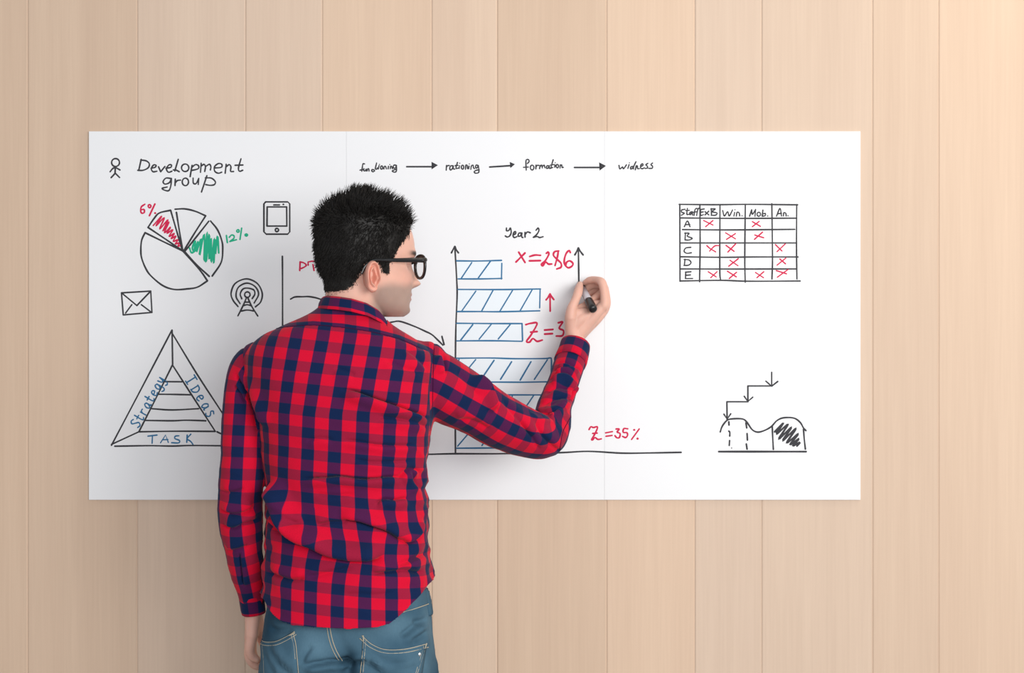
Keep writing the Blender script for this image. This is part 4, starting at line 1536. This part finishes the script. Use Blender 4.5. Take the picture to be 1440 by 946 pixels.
# at the nape the haircut runs down onto the neck
f_, r_, z_ = to_head(hv)
rad_n = np.hypot(f_ + .026, r_)
need = np.maximum(0, .0555 - rad_n) * sstep(-.026, -.036, f_) * sstep(-.012, -.03, z_)
hv += ((f_ + .026) / np.maximum(rad_n, 1e-4) * need)[:, None] * HF + (r_ / np.maximum(rad_n, 1e-4) * need)[:, None] * HR
tmp = bpy.data.meshes.new('tmp')
hfaces = grid_faces(HN, HM)
tmp.from_pydata(head_v.tolist(), [], head_f)
tmp.update()
hn = mnormals(tmp)[:len(hv)].copy()
if ((hv - hv.mean(0)) * hn).sum() < 0:
    hn = -hn
bpy.data.meshes.remove(tmp)
cf, crr, cz = to_head(hv)
ear_c = (-.021, -.026)


def hair_mask(f, r, z):
    """1 inside the haircut; edges fade over a few millimetres"""
    fh = np.interp(z, [-.10, -.022, -.018, .000, .014, .037, .060, .078, .090, .13], [.013, .014, .016, .017, .026, .040, .060, .0735, .085, .13])
    m = sstep(.003, -.003, f - fh)
    # below the temples only the sideburn and the nape
    blur = 0.003 + 0.006 * sstep(-.03, -.05, f)
    low = np.interp(f, [-.12, -.09, -.060, -.046, -.040, -.034, -.005, .000, .004, .013, .03], [-.053, -.054, -.050, -.040, -.024, -.002, .004, -.004, -.016, -.020, -.020])
    m = m * sstep(-blur, blur, z - low)
    d = np.hypot((f - ear_c[0]) / .0185, (z - ear_c[1]) / .0315)
    return m * np.where(np.abs(r) > .04, sstep(.9, 1.1, d), 1)


mask = hair_mask(cf, crr, cz)
topness = sstep(.045, .105, cz)
nape = sstep(.0, -.055, cz)
thick = (0.0036 + 0.0085 * topness * sstep(.09, .02, cf) - 0.0032 * nape) * (0.35 + 0.65 * sstep(.05, .9, mask))
thick = thick * (1 - 0.55 * sstep(.012, .035, cf) * sstep(.05, .02, cz))
lump = fnoise(hv, (38, 38, 38), 2.0)
capv = hv + hn * (thick * mask * (1 + 0.22 * lump) - 0.0012 * (1 - mask))[:, None]
hb = MB()
kf_all = [q for q in hfaces if max(mask[i] for i in q) > 0.02]
kf = [q for q in kf_all if min(mask[i] for i in q) > 0.30 or min(cz[i] for i in q) > -.02]
# crown of the cap
used = sorted({i for q in kf for i in q} | set(range((HN - 1) * HM, HN * HM)))
mp = {j: i for i, j in enumerate(used)}
ctop = hv[(HN - 1) * HM:].mean(0) + HZ * .0135
cv = np.vstack([capv[used], ctop])
cfs = [tuple(mp[i] for i in q) for q in kf] + [(len(used), mp[(HN - 1) * HM + j], mp[(HN - 1) * HM + (j + 1) % HM]) for j in range(HM)]
hb.add(cv, cfs)

# strands
area_w = []
kf = kf_all
for q in kf:
    a_, b_, c_, d_ = (hv[i] for i in q)
    area_w.append(np.linalg.norm(np.cross(c_ - a_, d_ - b_)) * 0.5 * np.mean([mask[i] for i in q]))
area_w = np.array(area_w)
# the very top has no quads: add its ring weight
NS = 17000
pick = RNG.choice(len(kf), NS, p=area_w / area_w.sum())
quads = np.array(kf)[pick]
ab = RNG.random((NS, 2))


def qi(arr):
    a_, b_, c_, d_ = arr[quads[:, 0]], arr[quads[:, 1]], arr[quads[:, 2]], arr[quads[:, 3]]
    u, w = (ab[:, :1], ab[:, 1:]) if arr.ndim > 1 else (ab[:, 0], ab[:, 1])
    return (a_ * (1 - u) + b_ * u) * (1 - w) + (d_ * (1 - u) + c_ * u) * w


root, rn, rth, rmk = qi(hv), qi(hn), qi(thick * mask), qi(mask)
# extra strands round the crown
NT = 1800
an = RNG.random(NT) * 2 * np.pi
rad = np.sqrt(RNG.random(NT)) * .022
tp = hw(-.012 + rad * np.cos(an), rad * np.sin(an) * .8, np.full(NT, .1195))
root = np.vstack([root, tp]); rn = np.vstack([rn, np.tile(HZ, (NT, 1))])
rth = np.hstack([rth, np.full(NT, .0115)]); rmk = np.hstack([rmk, np.ones(NT)])
NS += NT
rn /= np.linalg.norm(rn, axis=1)[:, None]
rf, rr_, rz = to_head(root)
tn_ = sstep(.050, .105, rz)
np_ = sstep(.0, -.05, rz)
frontness = sstep(-.02, .07, rf)
jit = RNG.normal(size=(NS, 3))
cl = np.stack([fnoise(root, (55, 55, 55), sd) for sd in (1.0, 21.0, 41.0)], 1)
flow_top = HF * 0.20 + HZ * 0.75
flow_side = -HZ * 0.75 - HF * 0.55
dirv = rn * (0.30 + 0.45 * tn_)[:, None] + flow_top * (tn_ * (0.5 + .5 * frontness))[:, None] + flow_side * ((1 - tn_) * (0.55 + 0.3 * np_))[:, None] + 0.16 * jit + 0.75 * cl * (0.35 + 0.65 * tn_)[:, None]
dirv /= np.linalg.norm(dirv, axis=1)[:, None]
length = (0.0085 + 0.0140 * tn_ - 0.0050 * np_) * (0.50 + 1.05 * RNG.random(NS) ** 2.2) * (0.35 + 0.65 * rmk)
length *= 1 - 0.45 * sstep(.0, .03, rf) * sstep(.05, .02, rz)
start = root + rn * (rth * 0.80)[:, None]
bend = np.where(tn_[:, None] > .3, HF * 0.25 - HZ * 0.15, -HZ * 0.5 - rn * 0.25)
sd = np.cross(dirv, jit); sd /= np.linalg.norm(sd, axis=1)[:, None]
s2 = np.cross(dirv, sd)
rad0 = 0.00055 + 0.00035 * RNG.random(NS)
lv = []
steps = [(0.0, 1.0), (0.45, 0.85), (0.8, 0.5)]
for t, k in steps:
    c = start + dirv * (length * t)[:, None] + bend * (length * t * t * 0.6)[:, None]
    for j in range(3):
        a_ = 2 * np.pi * j / 3
        lv.append(c + (math.cos(a_) * sd + math.sin(a_) * s2) * (rad0 * k)[:, None])
lv.append(start + dirv * length[:, None] + bend * (length * 0.6)[:, None])
sv = np.stack(lv, 1)                         # (NS, 10, 3)
base_i = (np.arange(NS) * 10)[:, None]
tri = []
for s_ in range(2):
    for j in range(3):
        k = (j + 1) % 3
        tri.append([s_ * 3 + j, s_ * 3 + k, s_ * 3 + 3 + k, s_ * 3 + 3 + j])
sq = (base_i[:, :, None] + np.array(tri)[None]).reshape(-1, 4)
st = (base_i[:, :, None] + np.array([[6, 7, 9], [7, 8, 9], [8, 6, 9]])[None]).reshape(-1, 3)
hb.add(sv.reshape(-1, 3), sq.tolist() + st.tolist())
hair = mesh_obj('hair', hb.verts(), hb.f, M_HAIR, person)
hair['label'] = 'short black hair, spiky on top'

# ------------------------------------------------------------------ shirt pieces
shirt = cloth_part('shirt', [i for i in range(len(F)) if keep_f[i] and REG[i] == 0], person, 'red and navy checked shirt, untucked')
cloth_part('sleeve', [i for i in range(len(F)) if keep_f[i] and REG[i] == 1], shirt)
cloth_part('sleeve', [i for i in range(len(F)) if keep_f[i] and REG[i] == 2], shirt)


def ring_strip(name, rings, uv, parent, mat=M_PLAID):
    """closed band: rings (nr, nc, 3) following a section that closes on itself"""
    nr, nc, _ = rings.shape
    v = rings.reshape(-1, 3)
    fs = []
    uvs = []
    for i in range(nr):
        for j in range(nc):
            k, l = (j + 1) % nc, (i + 1) % nr
            q = (i * nc + j, i * nc + k, l * nc + k, l * nc + j)
            fs.append(q)
            for (a_, b_) in ((i, j), (i, j + 1), (i + 1, j + 1), (i + 1, j)):
                uvs.append(uv(min(a_, nr), b_))
    o = mesh_obj(name, v, fs, mat, parent)
    l_ = o.data.uv_layers.new(name='UVMap')
    l_.data.foreach_set('uv', np.array(uvs).ravel())
    return o


# collar: stand and turned-down fall, higher at the left nape than at the right
cc = np.array(P(499.5, 440, -.432))
NCOL = 120
tc_ = np.linspace(0, 2 * np.pi, NCOL, endpoint=False)
cx, cy = np.cos(tc_), np.sin(tc_)
# height of the fold line round the neck, as the picture row it sits on
pxr = 500 + 46 * cx
topz = np.array([P(0, y, -.432).z for y in np.interp(pxr, [452, 462, 480, 500, 520, 535, 541, 546], [418, 416.5, 418, 421, 427, 436, 443, 452])])
fr = sstep(-0.15, 0.9, cy)
topz = topz * (1 - fr) + (np.array([P(0, y, -.432).z for y in np.interp(pxr, [452, 500, 546], [424, 455, 462])])) * fr
prof = [(-.0015, -.030), (-.0015, -.012), (-.001, -.003), (.0015, .0005), (.0050, -.003), (.0085, -.012), (.0120, -.0230), (.0118, -.0245), (.0100, -.0235), (.0065, -.014), (.0035, -.007), (.0015, -.012), (.0010, -.030)]
hgt = [0, .010, .018, .021, .0225, .030, .043, .044, .045, .05, .055, .06, .065]
rings = []
for dr, dz in prof:
    rx, ry = .0605 + dr, .0610 + dr * 1.15
    wob = 0.0008 * np.sin(tc_ * 5 + dz * 200)
    rings.append(np.stack([cc[0] + (rx + wob) * cx, cc[1] + (ry + wob) * cy, topz + dz], 1))
rings = np.array(rings)
collar = ring_strip('collar', rings[::-1], lambda i, j: (((hgt[::-1] + [0.0])[i] - .0300) * 1.6 + PU * 0.5, j / NCOL * PV * 9), shirt)


# cuffs
def cuff(C, T, r, length, ref, seg=64, unum=5, open_=0.0, flip=False, phase=0.0):
    T = np.array(T)
    n = np.array(ref, float); n -= T * n.dot(T); n /= np.linalg.norm(n)
    b_ = np.cross(T, n)
    a_ = np.linspace(0, 2 * np.pi, seg, endpoint=False)
    sec = [(-.5, .0012), (-.30, .0022), (0.0, .0018), (.30, .0020), (.47, .0016), (.5, .0004), (.47, -.0010), (0, -.0012), (-.5, -.0014)]
    hh = [0, .2, .5, .8, .97, 1.0, 1.03, 1.5, 2.0]
    rings = []
    for t, dr in sec:
        wob = 0.0010 * np.sin(a_ * 3 + t * 4 + phase)
        rr = r * (1 - 0.10 * (t + .5)) + dr + wob
        rings.append(np.array(C) + T * (t * length) + (np.cos(a_)[:, None] * n + np.sin(a_)[:, None] * b_) * rr[:, None])
    return ring_strip('cuff', np.array(rings)[::-1] if flip else np.array(rings), lambda i, j: (((hh[::-1] if flip else hh) + [hh[0]])[i] * length + PU * 0.5 + .018 - length, j / seg * PV * unum + PV * phase), shirt)


cuff(RC - RT * 0.015, RT, .0335, .050, (0, 1, 0), phase=0.4)
cuff(LC - LT * 0.010, LT, .0238, .046, (0, 1, 0), unum=4, phase=0.1)

# ------------------------------------------------------------------ jeans
HIP = [(800, 382, 600, .105, .100, 0), (830, 376, 605, .112, .105, 0), (850, 372, 609.5, .116, .107, 0), (880, 367, 613, .124, .110, 0), (910, 364, 616.5, .128, .112, 0), (940, 362.5, 618, .127, .112, 0), (965, 362, 618.5, .120, .110, 0), (985, 364, 617, .10, .10, 0)]
_, jr = body_rings(HIP, 90, 96, smooth=3, expo=2.6)
mj = MB()
mj.add(*loft(jr))
zk, za = .50, .09
for cx_, s_ in ((424, -1), (557, 1)):
    hip = P(cx_, 945, YC)
    L0 = np.array([hip.x, YC - .004, hip.z])
    mj.add(*tube([L0, L0 + [0, 0, -.12], [hip.x + s_ * .004, YC - .0, zk + .10], [hip.x + s_ * .008, YC - .005, zk], [hip.x + s_ * .012, YC - .018, .28], [hip.x + s_ * .014, YC - .022, .075]],
                 [.0900, .0880, .0720, .0660, .0610, .0580], seg=44, per=10, ref=(1, 0, 0)))
jm = remesh(mj, 0.0034, smooth_iter=12)
jv, jf = mverts(jm).copy(), mfaces(jm)
jn = mnormals(jm).copy()
bpy.data.meshes.remove(jm)
jx, jy = to_px(jv)
jface = sstep(.1, .5, -jn[:, 1])
dj = np.zeros(len(jv))
dj += jface * (.012 * np.exp(-((jx - 425) / 38) ** 2 - ((jy - 920) / 42) ** 2) + .012 * np.exp(-((jx - 556) / 40) ** 2 - ((jy - 922) / 42) ** 2))
dj -= jface * (.022 * np.exp(-((jx - 488) / 10) ** 2) * sstep(900, 940, jy) * sstep(1010, 960, jy))
dj -= jface * .004 * np.exp(-((jx - 474 - (jy - 890) * .3) / 9) ** 2) * sstep(870, 900, jy) * sstep(960, 930, jy)


def jfold(poly, depth, width, ridge=.7):
    global dj
    d, s, al = seg_dist(jx, jy, catmull(poly, 5))
    sd = -d * np.where(s > 0, 1, -1)
    tp_ = sstep(-.01, .25, al) * sstep(-.01, .25, 1 - al)
    dj += 2.4 * jface * depth * .001 * tp_ * (-np.exp(-(sd / width) ** 2) + ridge * np.exp(-((sd - 2.2 * width) / (1.9 * width)) ** 2))


jfold([(488, 936), (470, 930), (448, 932), (425, 935)], 6, 3.5)
jfold([(490, 938), (505, 932), (520, 936), (540, 946)], 5, 3.5)
jfold([(598, 872), (585, 880), (570, 890), (560, 897)], 3.5, 4)
jfold([(605, 885), (590, 896), (575, 902)], 2.5, 4)
jfold([(375, 905), (385, 925), (400, 940), (415, 950)], 3.5, 4)
jfold([(368, 915), (376, 935), (388, 952)], 2.5, 3.5)
jfold([(520, 918), (545, 930), (575, 932)], 2.5, 4)
jfold([(515, 928), (530, 940), (545, 952)], 2.5, 4)
jfold([(496, 942), (492, 934), (484, 930), (474, 931)], 9, 4)
jfold([(590, 935), (570, 945), (545, 948)], 3, 4)
jfold([(440, 905), (430, 920), (424, 936)], 2.5, 4)
jfold([(372, 880), (390, 886), (415, 884)], 2.2, 4)
jfold([(608, 868), (596, 873), (580, 873)], 2.5, 4)
for zz in (.62, .56, .50, .45, .20, .15, .12):
    dj += 0.004 * np.exp(-((jv[:, 2] - zz - .02 * np.sin(jv[:, 0] * 40 + zz * 60)) / .012) ** 2) - 0.001
dj += .0014 * fnoise(jv, (14, 14, 20), 8.0) + .0005 * fnoise(jv, (50, 50, 60), 2.0)
jv = jv + jn * dj[:, None]
ztop = np.array([P(0, y, YC - .1).z for y in np.interp(jx, [360, 560, 600, 606, 620], [812, 822, 826, 826, 826])])
jkeep = [q for q in jf if not (all(jv[i, 2] > ztop[i] for i in q) or all(jv[i, 2] < .062 for i in q))]
over = jv[:, 2] > ztop
jv[over, 2] = ztop[over]
jv[:, 2] = np.maximum(jv[:, 2], .060)
used = sorted({i for q in jkeep for i in q})
mp = {j: i for i, j in enumerate(used)}
JV = jv[used]
JF = [[mp[i] for i in q] for q in jkeep]
jeans = mesh_obj('jeans', JV, JF, M_DENIM, person)
jeans['label'] = 'washed blue jeans'
wash_shade = np.zeros(len(JV))
ux, uy = to_px(JV)
bk_ = JV[:, 1] < YC
wash_shade += bk_ * (.34 * np.exp(-((ux - 560) / 34) ** 2 - ((uy - 878) / 20) ** 2) + .22 * np.exp(-((ux - 438) / 22) ** 2 - ((uy - 912) / 22) ** 2) + .18 * np.exp(-((ux - 556) / 34) ** 2 - ((uy - 930) / 14) ** 2) + .12 * np.exp(-((ux - 600) / 10) ** 2))
wa = jeans.data.attributes.new('wash_shade', 'FLOAT', 'POINT')
wash_shade += 0.30 * fnoise(JV, (11, 11, 11), 4.0) - 0.10 * bk_ * (sstep(420, 370, ux) + np.exp(-((ux - 488) / 22) ** 2)) + .05  # uneven wash, plus shade at left side and crotch painted in darker
wa.data.foreach_set('value', wash_shade)
sm = jeans.modifiers.new('thickness', 'SOLIDIFY'); sm.thickness = .0016; sm.offset = -1

jbvh = BVHTree.FromPolygons([Vector(q) for q in JV], JF)
EYE = Vector((0, -D, CZ))


def on_surface(bvh, px, py, lift):
    d = (P(px, py, -.5) - EYE).normalized()
    # laid on the cloth where a straight look from behind meets it
    h = bvh.ray_cast(EYE, d)
    if h[0] is None:
        return None, None
    return h[0] + h[1] * lift, h[1]


def thread(mbx, bvh, poly, w=.0011, lift=.0006, dash=None, per=6):
    p = catmull(np.array(poly, float), per)
    q = [on_surface(bvh, a_[0], a_[1], lift)[0] for a_ in p]
    q = [np.array(x) for x in q if x is not None]
    if len(q) < 2:
        return
    mbx.add(*tube(q, [w] * len(q), seg=6, per=2))


def offset_poly(poly, d):
    p = np.array(poly, float)
    t = np.gradient(p, axis=0)
    t /= np.linalg.norm(t, axis=1)[:, None]
    return p + np.stack([-t[:, 1], t[:, 0]], 1) * d


def patch(name, outline_top, outline_bottom, lift, parent, n=26, m=22, label=None):
    """a sewn-on piece of denim draped over the seat"""
    a_ = catmull(np.array(outline_top, float), 8)
    b_ = catmull(np.array(outline_bottom, float), 8)
    a_ = a_[np.linspace(0, len(a_) - 1, n).astype(int)]
    b_ = b_[np.linspace(0, len(b_) - 1, n).astype(int)]
    outer, inner = [], []
    for i in range(m):
        t = i / (m - 1)
        for j in range(n):
            q = a_[j] * (1 - t) + b_[j] * t
            edge = min(i, m - 1 - i, j, n - 1 - j)
            p, nn = on_surface(jbvh, q[0], q[1], lift if edge > 0 else lift * .35)
            # past the outline of the hip: wrap back onto the cloth
            qx = q[0]
            while p is None and abs(qx - 490) > 2:
                qx += 0.5 if qx < 490 else -0.5
                p, nn = on_surface(jbvh, qx, q[1], lift if edge > 0 else lift * .35)
            outer.append(p)
            inner.append(p - nn * (lift + .001))
    o_ = np.array([x[:] for x in outer]); i_ = np.array([x[:] for x in inner])
    fs = grid_faces(m, n, wrap=False) 
    N0 = len(o_)
    fs2 = [tuple(k + N0 for k in q[::-1]) for q in fs]
    rim = [j for j in range(n)] + [i * n + n - 1 for i in range(1, m)] + [(m - 1) * n + j for j in range(n - 2, -1, -1)] + [i * n for i in range(m - 2, 0, -1)]
    side = [(rim[k], rim[(k + 1) % len(rim)], rim[(k + 1) % len(rim)] + N0, rim[k] + N0)[::-1] for k in range(len(rim))]
    ob = mesh_obj(name, np.vstack([o_, i_]), fs + fs2 + side, M_DENIM, parent)
    wv = ob.data.attributes.new('wash_shade', 'FLOAT', 'POINT')
    sx_, sy_ = to_px(np.vstack([o_, i_]))
    wv.data.foreach_set('value', np.zeros(2 * N0) + .08)
    if label: ob['label'] = label
    return ob


LP_TOP = [(366, 897), (372, 901), (385, 901), (398, 896), (413.5, 887)]
LP_BOT = [(372, 1010), (388, 1024), (402, 1030), (412, 1024), (424, 1012)]
RP_TOP = [(510, 893), (524, 905), (543, 912), (571, 911), (600.5, 904)]
RP_BOT = [(505, 1010), (525, 1024), (543, 1030), (562, 1024), (584, 1010)]
patch('back_pocket', LP_TOP, LP_BOT, .0022, jeans)
patch('back_pocket', RP_TOP, RP_BOT, .0022, jeans)
# waistband that shows below the raised hem at the right hip
patch('waistband', [(548, 846), (575, 838), (595, 829), (606, 826)], [(552, 864), (575, 858), (595, 851), (607.5, 846)], .0024, jeans)
# belt loop at the hip
patch('belt_loop', [(598, 829), (600.5, 829), (603, 830)], [(603, 866), (605.5, 865.5), (608, 865)], .0040, jeans, n=8, m=16)

dg = bpy.context.evaluated_depsgraph_get()
allv, allf, n0 = [], [], 0
for ob in [jeans] + [c for c in jeans.children]:
    off_ = np.array(base_offset(person))
    vv = mverts(ob.data) + off_
    allv.append(vv); allf += [tuple(i + n0 for i in p.vertices) for p in ob.data.polygons]; n0 += len(vv)
sbvh = BVHTree.FromPolygons([Vector(q) for q in np.vstack(allv)], allf)


def stitches(lines, label=None):
    for poly, w_ in lines:
        ts = MB()
        thread(ts, sbvh, poly, w_)
        if ts.n:
            o_ = mesh_obj('stitching', ts.verts(), ts.f, M_THREAD, jeans)
            o_['label'] = 'pale tan stitching'


stitches([(offset_poly(LP_TOP, 1.2), .0010), (offset_poly(LP_TOP, 6.0), .0009), (offset_poly(RP_TOP, 1.2), .0010), (offset_poly(RP_TOP, 6.0), .0009)])
stitches([(q, .0008) for q in ([(412, 889), (416, 905), (418, 925), (421, 960)], [(409, 892), (413, 907), (415, 926)], [(511.5, 896), (510, 915), (507, 945), (506, 960)], [(514.5, 899), (513, 916), (510.5, 945)],
                               [(599, 907), (594, 925), (586, 950)], [(596, 909), (591, 926), (583.5, 950)], [(367.5, 899), (370, 925), (371, 950)])])
stitches([([(463.5, 878), (465.5, 892), (469, 905), (474, 917), (481, 929)], .0010), ([(459.5, 878), (461.5, 893), (465, 906), (470, 918), (476, 928)], .0008),
          ([(552, 866), (565, 861), (585, 855), (606.5, 847.5)], .0010), ([(414, 890), (407, 893)], .0016), ([(600, 905), (598, 911)], .0016), ([(510.5, 894), (511, 900)], .0016),
          ([(613, 862), (615.5, 885), (616.3, 910), (616.8, 950)], .0009)])
for x, y in ((589.5, 920),):
    p, nn = on_surface(sbvh, x, y, .001)
    o = mesh_obj('rivet', *ball(p, .0042, 14, 8, (1, .45, 1)), M_RIVET, jeans)
    o['label'] = 'bright metal rivet'

# seams of the shirt
shv = V
shf = [F[i] for i in range(len(F)) if keep_f[i] and REG[i] != 9]
shb = BVHTree.FromPolygons([Vector(q) for q in shv], shf)
for poly, w_ in (([q for q in YOKE if 352 <= q[0] <= 607], .0007), ([(817, 545), (812, 565), (801, 588), (792, 606), (788.5, 622), (787, 634)], .0008),
                 ([(610.5, 490), (609.5, 520), (608.5, 556), (607.5, 588)], .0006)):
    ss = MB()
    thread(ss, shb, poly, w_, .0002)
    if ss.n:
        mesh_obj('seam_stitching', ss.verts(), ss.f, M_SEAM, shirt)

# shoes (below the picture, so that the man stands on the floor)
for cx_, s_ in ((424, -1), (557, 1)):
    x = P(cx_, 945, YC).x + s_ * .014
    rows = []
    for yy, w_, h_ in ((-.115, .018, .050), (-.105, .032, .075), (-.06, .038, .085), (0, .038, .085), (.05, .044, .072), (.10, .049, .055), (.14, .046, .045), (.165, .034, .036), (.178, .012, .022)):
        a_ = np.linspace(0, 2 * np.pi, 28, endpoint=False)
        c_, s2_ = np.cos(a_), np.sin(a_)
        rows.append(np.stack([x + w_ * np.sign(c_) * np.abs(c_) ** .8, np.full(28, YC - .01 + yy), h_ * .5 + h_ * .5 * np.sign(s2_) * np.abs(s2_) ** .8], 1))
    arr = np.array(rows)
    k_ = np.linspace(0, len(arr) - 1, 40)
    arr = np.stack([np.stack([np.interp(k_, np.arange(len(arr)), arr[:, j, d]) for d in range(3)], 1) for j in range(28)], 1)
    vs, fs = loft(arr)
    mesh_obj('shoe', vs, fs, M_SHOE, person)

# ------------------------------------------------------------------ glasses
gl_base = Vector(hw(.09, 0, 0.0))
glasses = empty('eyeglasses', gl_base)
tag(glasses, 'black thick-rimmed glasses worn by the dark-haired person', 'glasses')
fm = MB()


def rim(s_):
    a_ = np.linspace(0, 2 * np.pi, 49)[:-1]
    c_, s2_ = np.cos(a_), np.sin(a_)
    # rounded wayfarer outline, wider at the top
    w_ = .0245 * (1 + .10 * s2_)
    rr = .036 + w_ * np.sign(c_) * np.abs(c_) ** .85
    zz = -.0045 + .0215 * np.sign(s2_) * np.abs(s2_) ** .85
    ff = .0965 - .10 * np.maximum(rr - .036, 0) * .6
    return rr, zz, ff, a_


for s_ in (-1, 1):
    rr, zz, ff, a_ = rim(s_)
    prof_ = [(-.0028, -.0018), (.0022, -.0018), (.0028, 0), (.0022, .0018), (-.0028, .0018)]
    rings = []
    top = .5 + .5 * np.sin(a_)
    for dr, dfw in prof_:
        k = 1 + (dr * (1 + .55 * top)) / .0235
        rings.append(hw(ff + dfw, s_ * (.036 + (rr - .036) * k), -.0045 + (zz + .0045) * k))
    rings = np.array(rings)
    n1, n2, _ = rings.shape
    fm.add(rings.reshape(-1, 3), [(i * n2 + j, i * n2 + (j + 1) % n2, ((i + 1) % n1) * n2 + (j + 1) % n2, ((i + 1) % n1) * n2 + j) for i in range(n1) for j in range(n2)])
    # end piece with the hinge
    fm.add(*tube([hw(.0955, s_ * .056, .0095), hw(.0925, s_ * .0655, .0085), hw(.086, s_ * .0695, .0075)], [.0044, .0048, .0044], seg=10, per=5))
fm.add(*tube([hw(.0975, -.0135, .004), hw(.1015, -.006, .0065), hw(.1015, .006, .0065), hw(.0975, .0135, .004)], [.0028, .0026, .0026, .0028], seg=10, per=6))
mesh_obj('frame', fm.verts(), fm.f, M_BLACK, glasses)
for s_ in (-1, 1):
    tp_ = tube([hw(.088, s_ * .0700, .0075), hw(.060, s_ * .0740, .0070), hw(.030, s_ * .0780, .0060), hw(.000, s_ * .0795, .0055), hw(-.020, s_ * .0810, .0045), hw(-.036, s_ * .0815, -.006), hw(-.0435, s_ * .0800, -.020)],
               [.0046, .0044, .0038, .0030, .0028, .0030, .0026], seg=12, per=6, sx=0.55)
    mesh_obj('temple', *tp_, M_BLACK, glasses)
gm, nt, bb = new_mat('clear_lens')
tr = nt.nodes.new('ShaderNodeBsdfTransparent')
gs = nt.nodes.new('ShaderNodeBsdfGlossy')
gs.inputs['Roughness'].default_value = 0.03
mx = nt.nodes.new('ShaderNodeMixShader')
mx.inputs[0].default_value = 0.06
nt.links.new(tr.outputs[0], mx.inputs[1])
nt.links.new(gs.outputs[0], mx.inputs[2])
nt.links.new(mx.outputs[0], nt.nodes['Material Output'].inputs['Surface'])
nt.nodes.remove(bb)
for s_ in (-1, 1):
    rr, zz, ff, a_ = rim(s_)
    f0 = hw(ff + .0007, s_ * rr, zz); f1 = hw(ff - .0007, s_ * rr, zz)
    vs = np.vstack([f0, f1, f0.mean(0)[None] + HF * .0012, f1.mean(0)[None] + HF * .0012])
    n = len(a_)
    fs = [(j, (j + 1) % n, 2 * n) for j in range(n)] + [(n + (j + 1) % n, n + j, 2 * n + 1) for j in range(n)] + [(j, n + j, n + (j + 1) % n, (j + 1) % n) for j in range(n)]
    mesh_obj('lens', vs, fs, gm, glasses)

# ------------------------------------------------------------------ marker pen in the hand
nib, tail = np.array(P(813.6, 395.5, -.0068)), np.array(P(834.5, 435.5, -.121))
ax = (tail - nib); PL = np.linalg.norm(ax); ax /= PL
pen = empty('marker_pen', Vector(nib))
tag(pen, 'black and pale grey marker pen held in the raised hand', 'pen')
n_ = np.cross(ax, [0, 0, 1]); n_ /= np.linalg.norm(n_)
b_ = np.cross(n_, ax)


def lathe(prof, seg=32):
    a_ = np.linspace(0, 2 * np.pi, seg, endpoint=False)
    rings = [nib + ax * t + (np.cos(a_)[:, None] * n_ + np.sin(a_)[:, None] * b_) * r for t, r in prof]
    return loft(np.array(rings))


mesh_obj('nib', *lathe([(0, .0006), (.001, .0018), (.006, .0024), (.009, .0026)]), M_PEN, pen)
mesh_obj('barrel', *lathe([(.007, .0032), (.012, .0042), (.022, .0066), (.024, .0076), (.080, .0078), (.100, .0078)]), M_PEN, pen)
# pale label wrapped part of the way round the barrel
aa = np.linspace(-1.1, 1.5, 20)
lab = []
for rad_ in (.0080, .0076):
    for t in (.040, .093):
        lab.append(nib + ax * t + (np.cos(aa + 1.1)[:, None] * n_ + np.sin(aa + 1.1)[:, None] * b_) * rad_)
lab = np.array(lab)
nl = 20
fs = [(j, j + 1, nl + j + 1, nl + j) for j in range(nl - 1)] + [(2 * nl + j, 3 * nl + j, 3 * nl + j + 1, 2 * nl + j + 1) for j in range(nl - 1)]
fs += [(j, 2 * nl + j, 2 * nl + j + 1, j + 1) for j in range(nl - 1)] + [(nl + j, nl + j + 1, 3 * nl + j + 1, 3 * nl + j) for j in range(nl - 1)] + [(0, nl, 3 * nl, 2 * nl), (nl - 1, 3 * nl - 1, 4 * nl - 1, 2 * nl - 1)]
o = mesh_obj('barrel_label', lab.reshape(-1, 3), fs, M_PENLABEL, pen)
o['label'] = 'pale grey band on the barrel'
mesh_obj('cap', *lathe([(.092, .0078), (.0925, .0090), (.096, .0093), (PL - .010, .0095), (PL - .003, .0090), (PL, .0066), (PL + .0004, .002)]), M_PEN, pen)
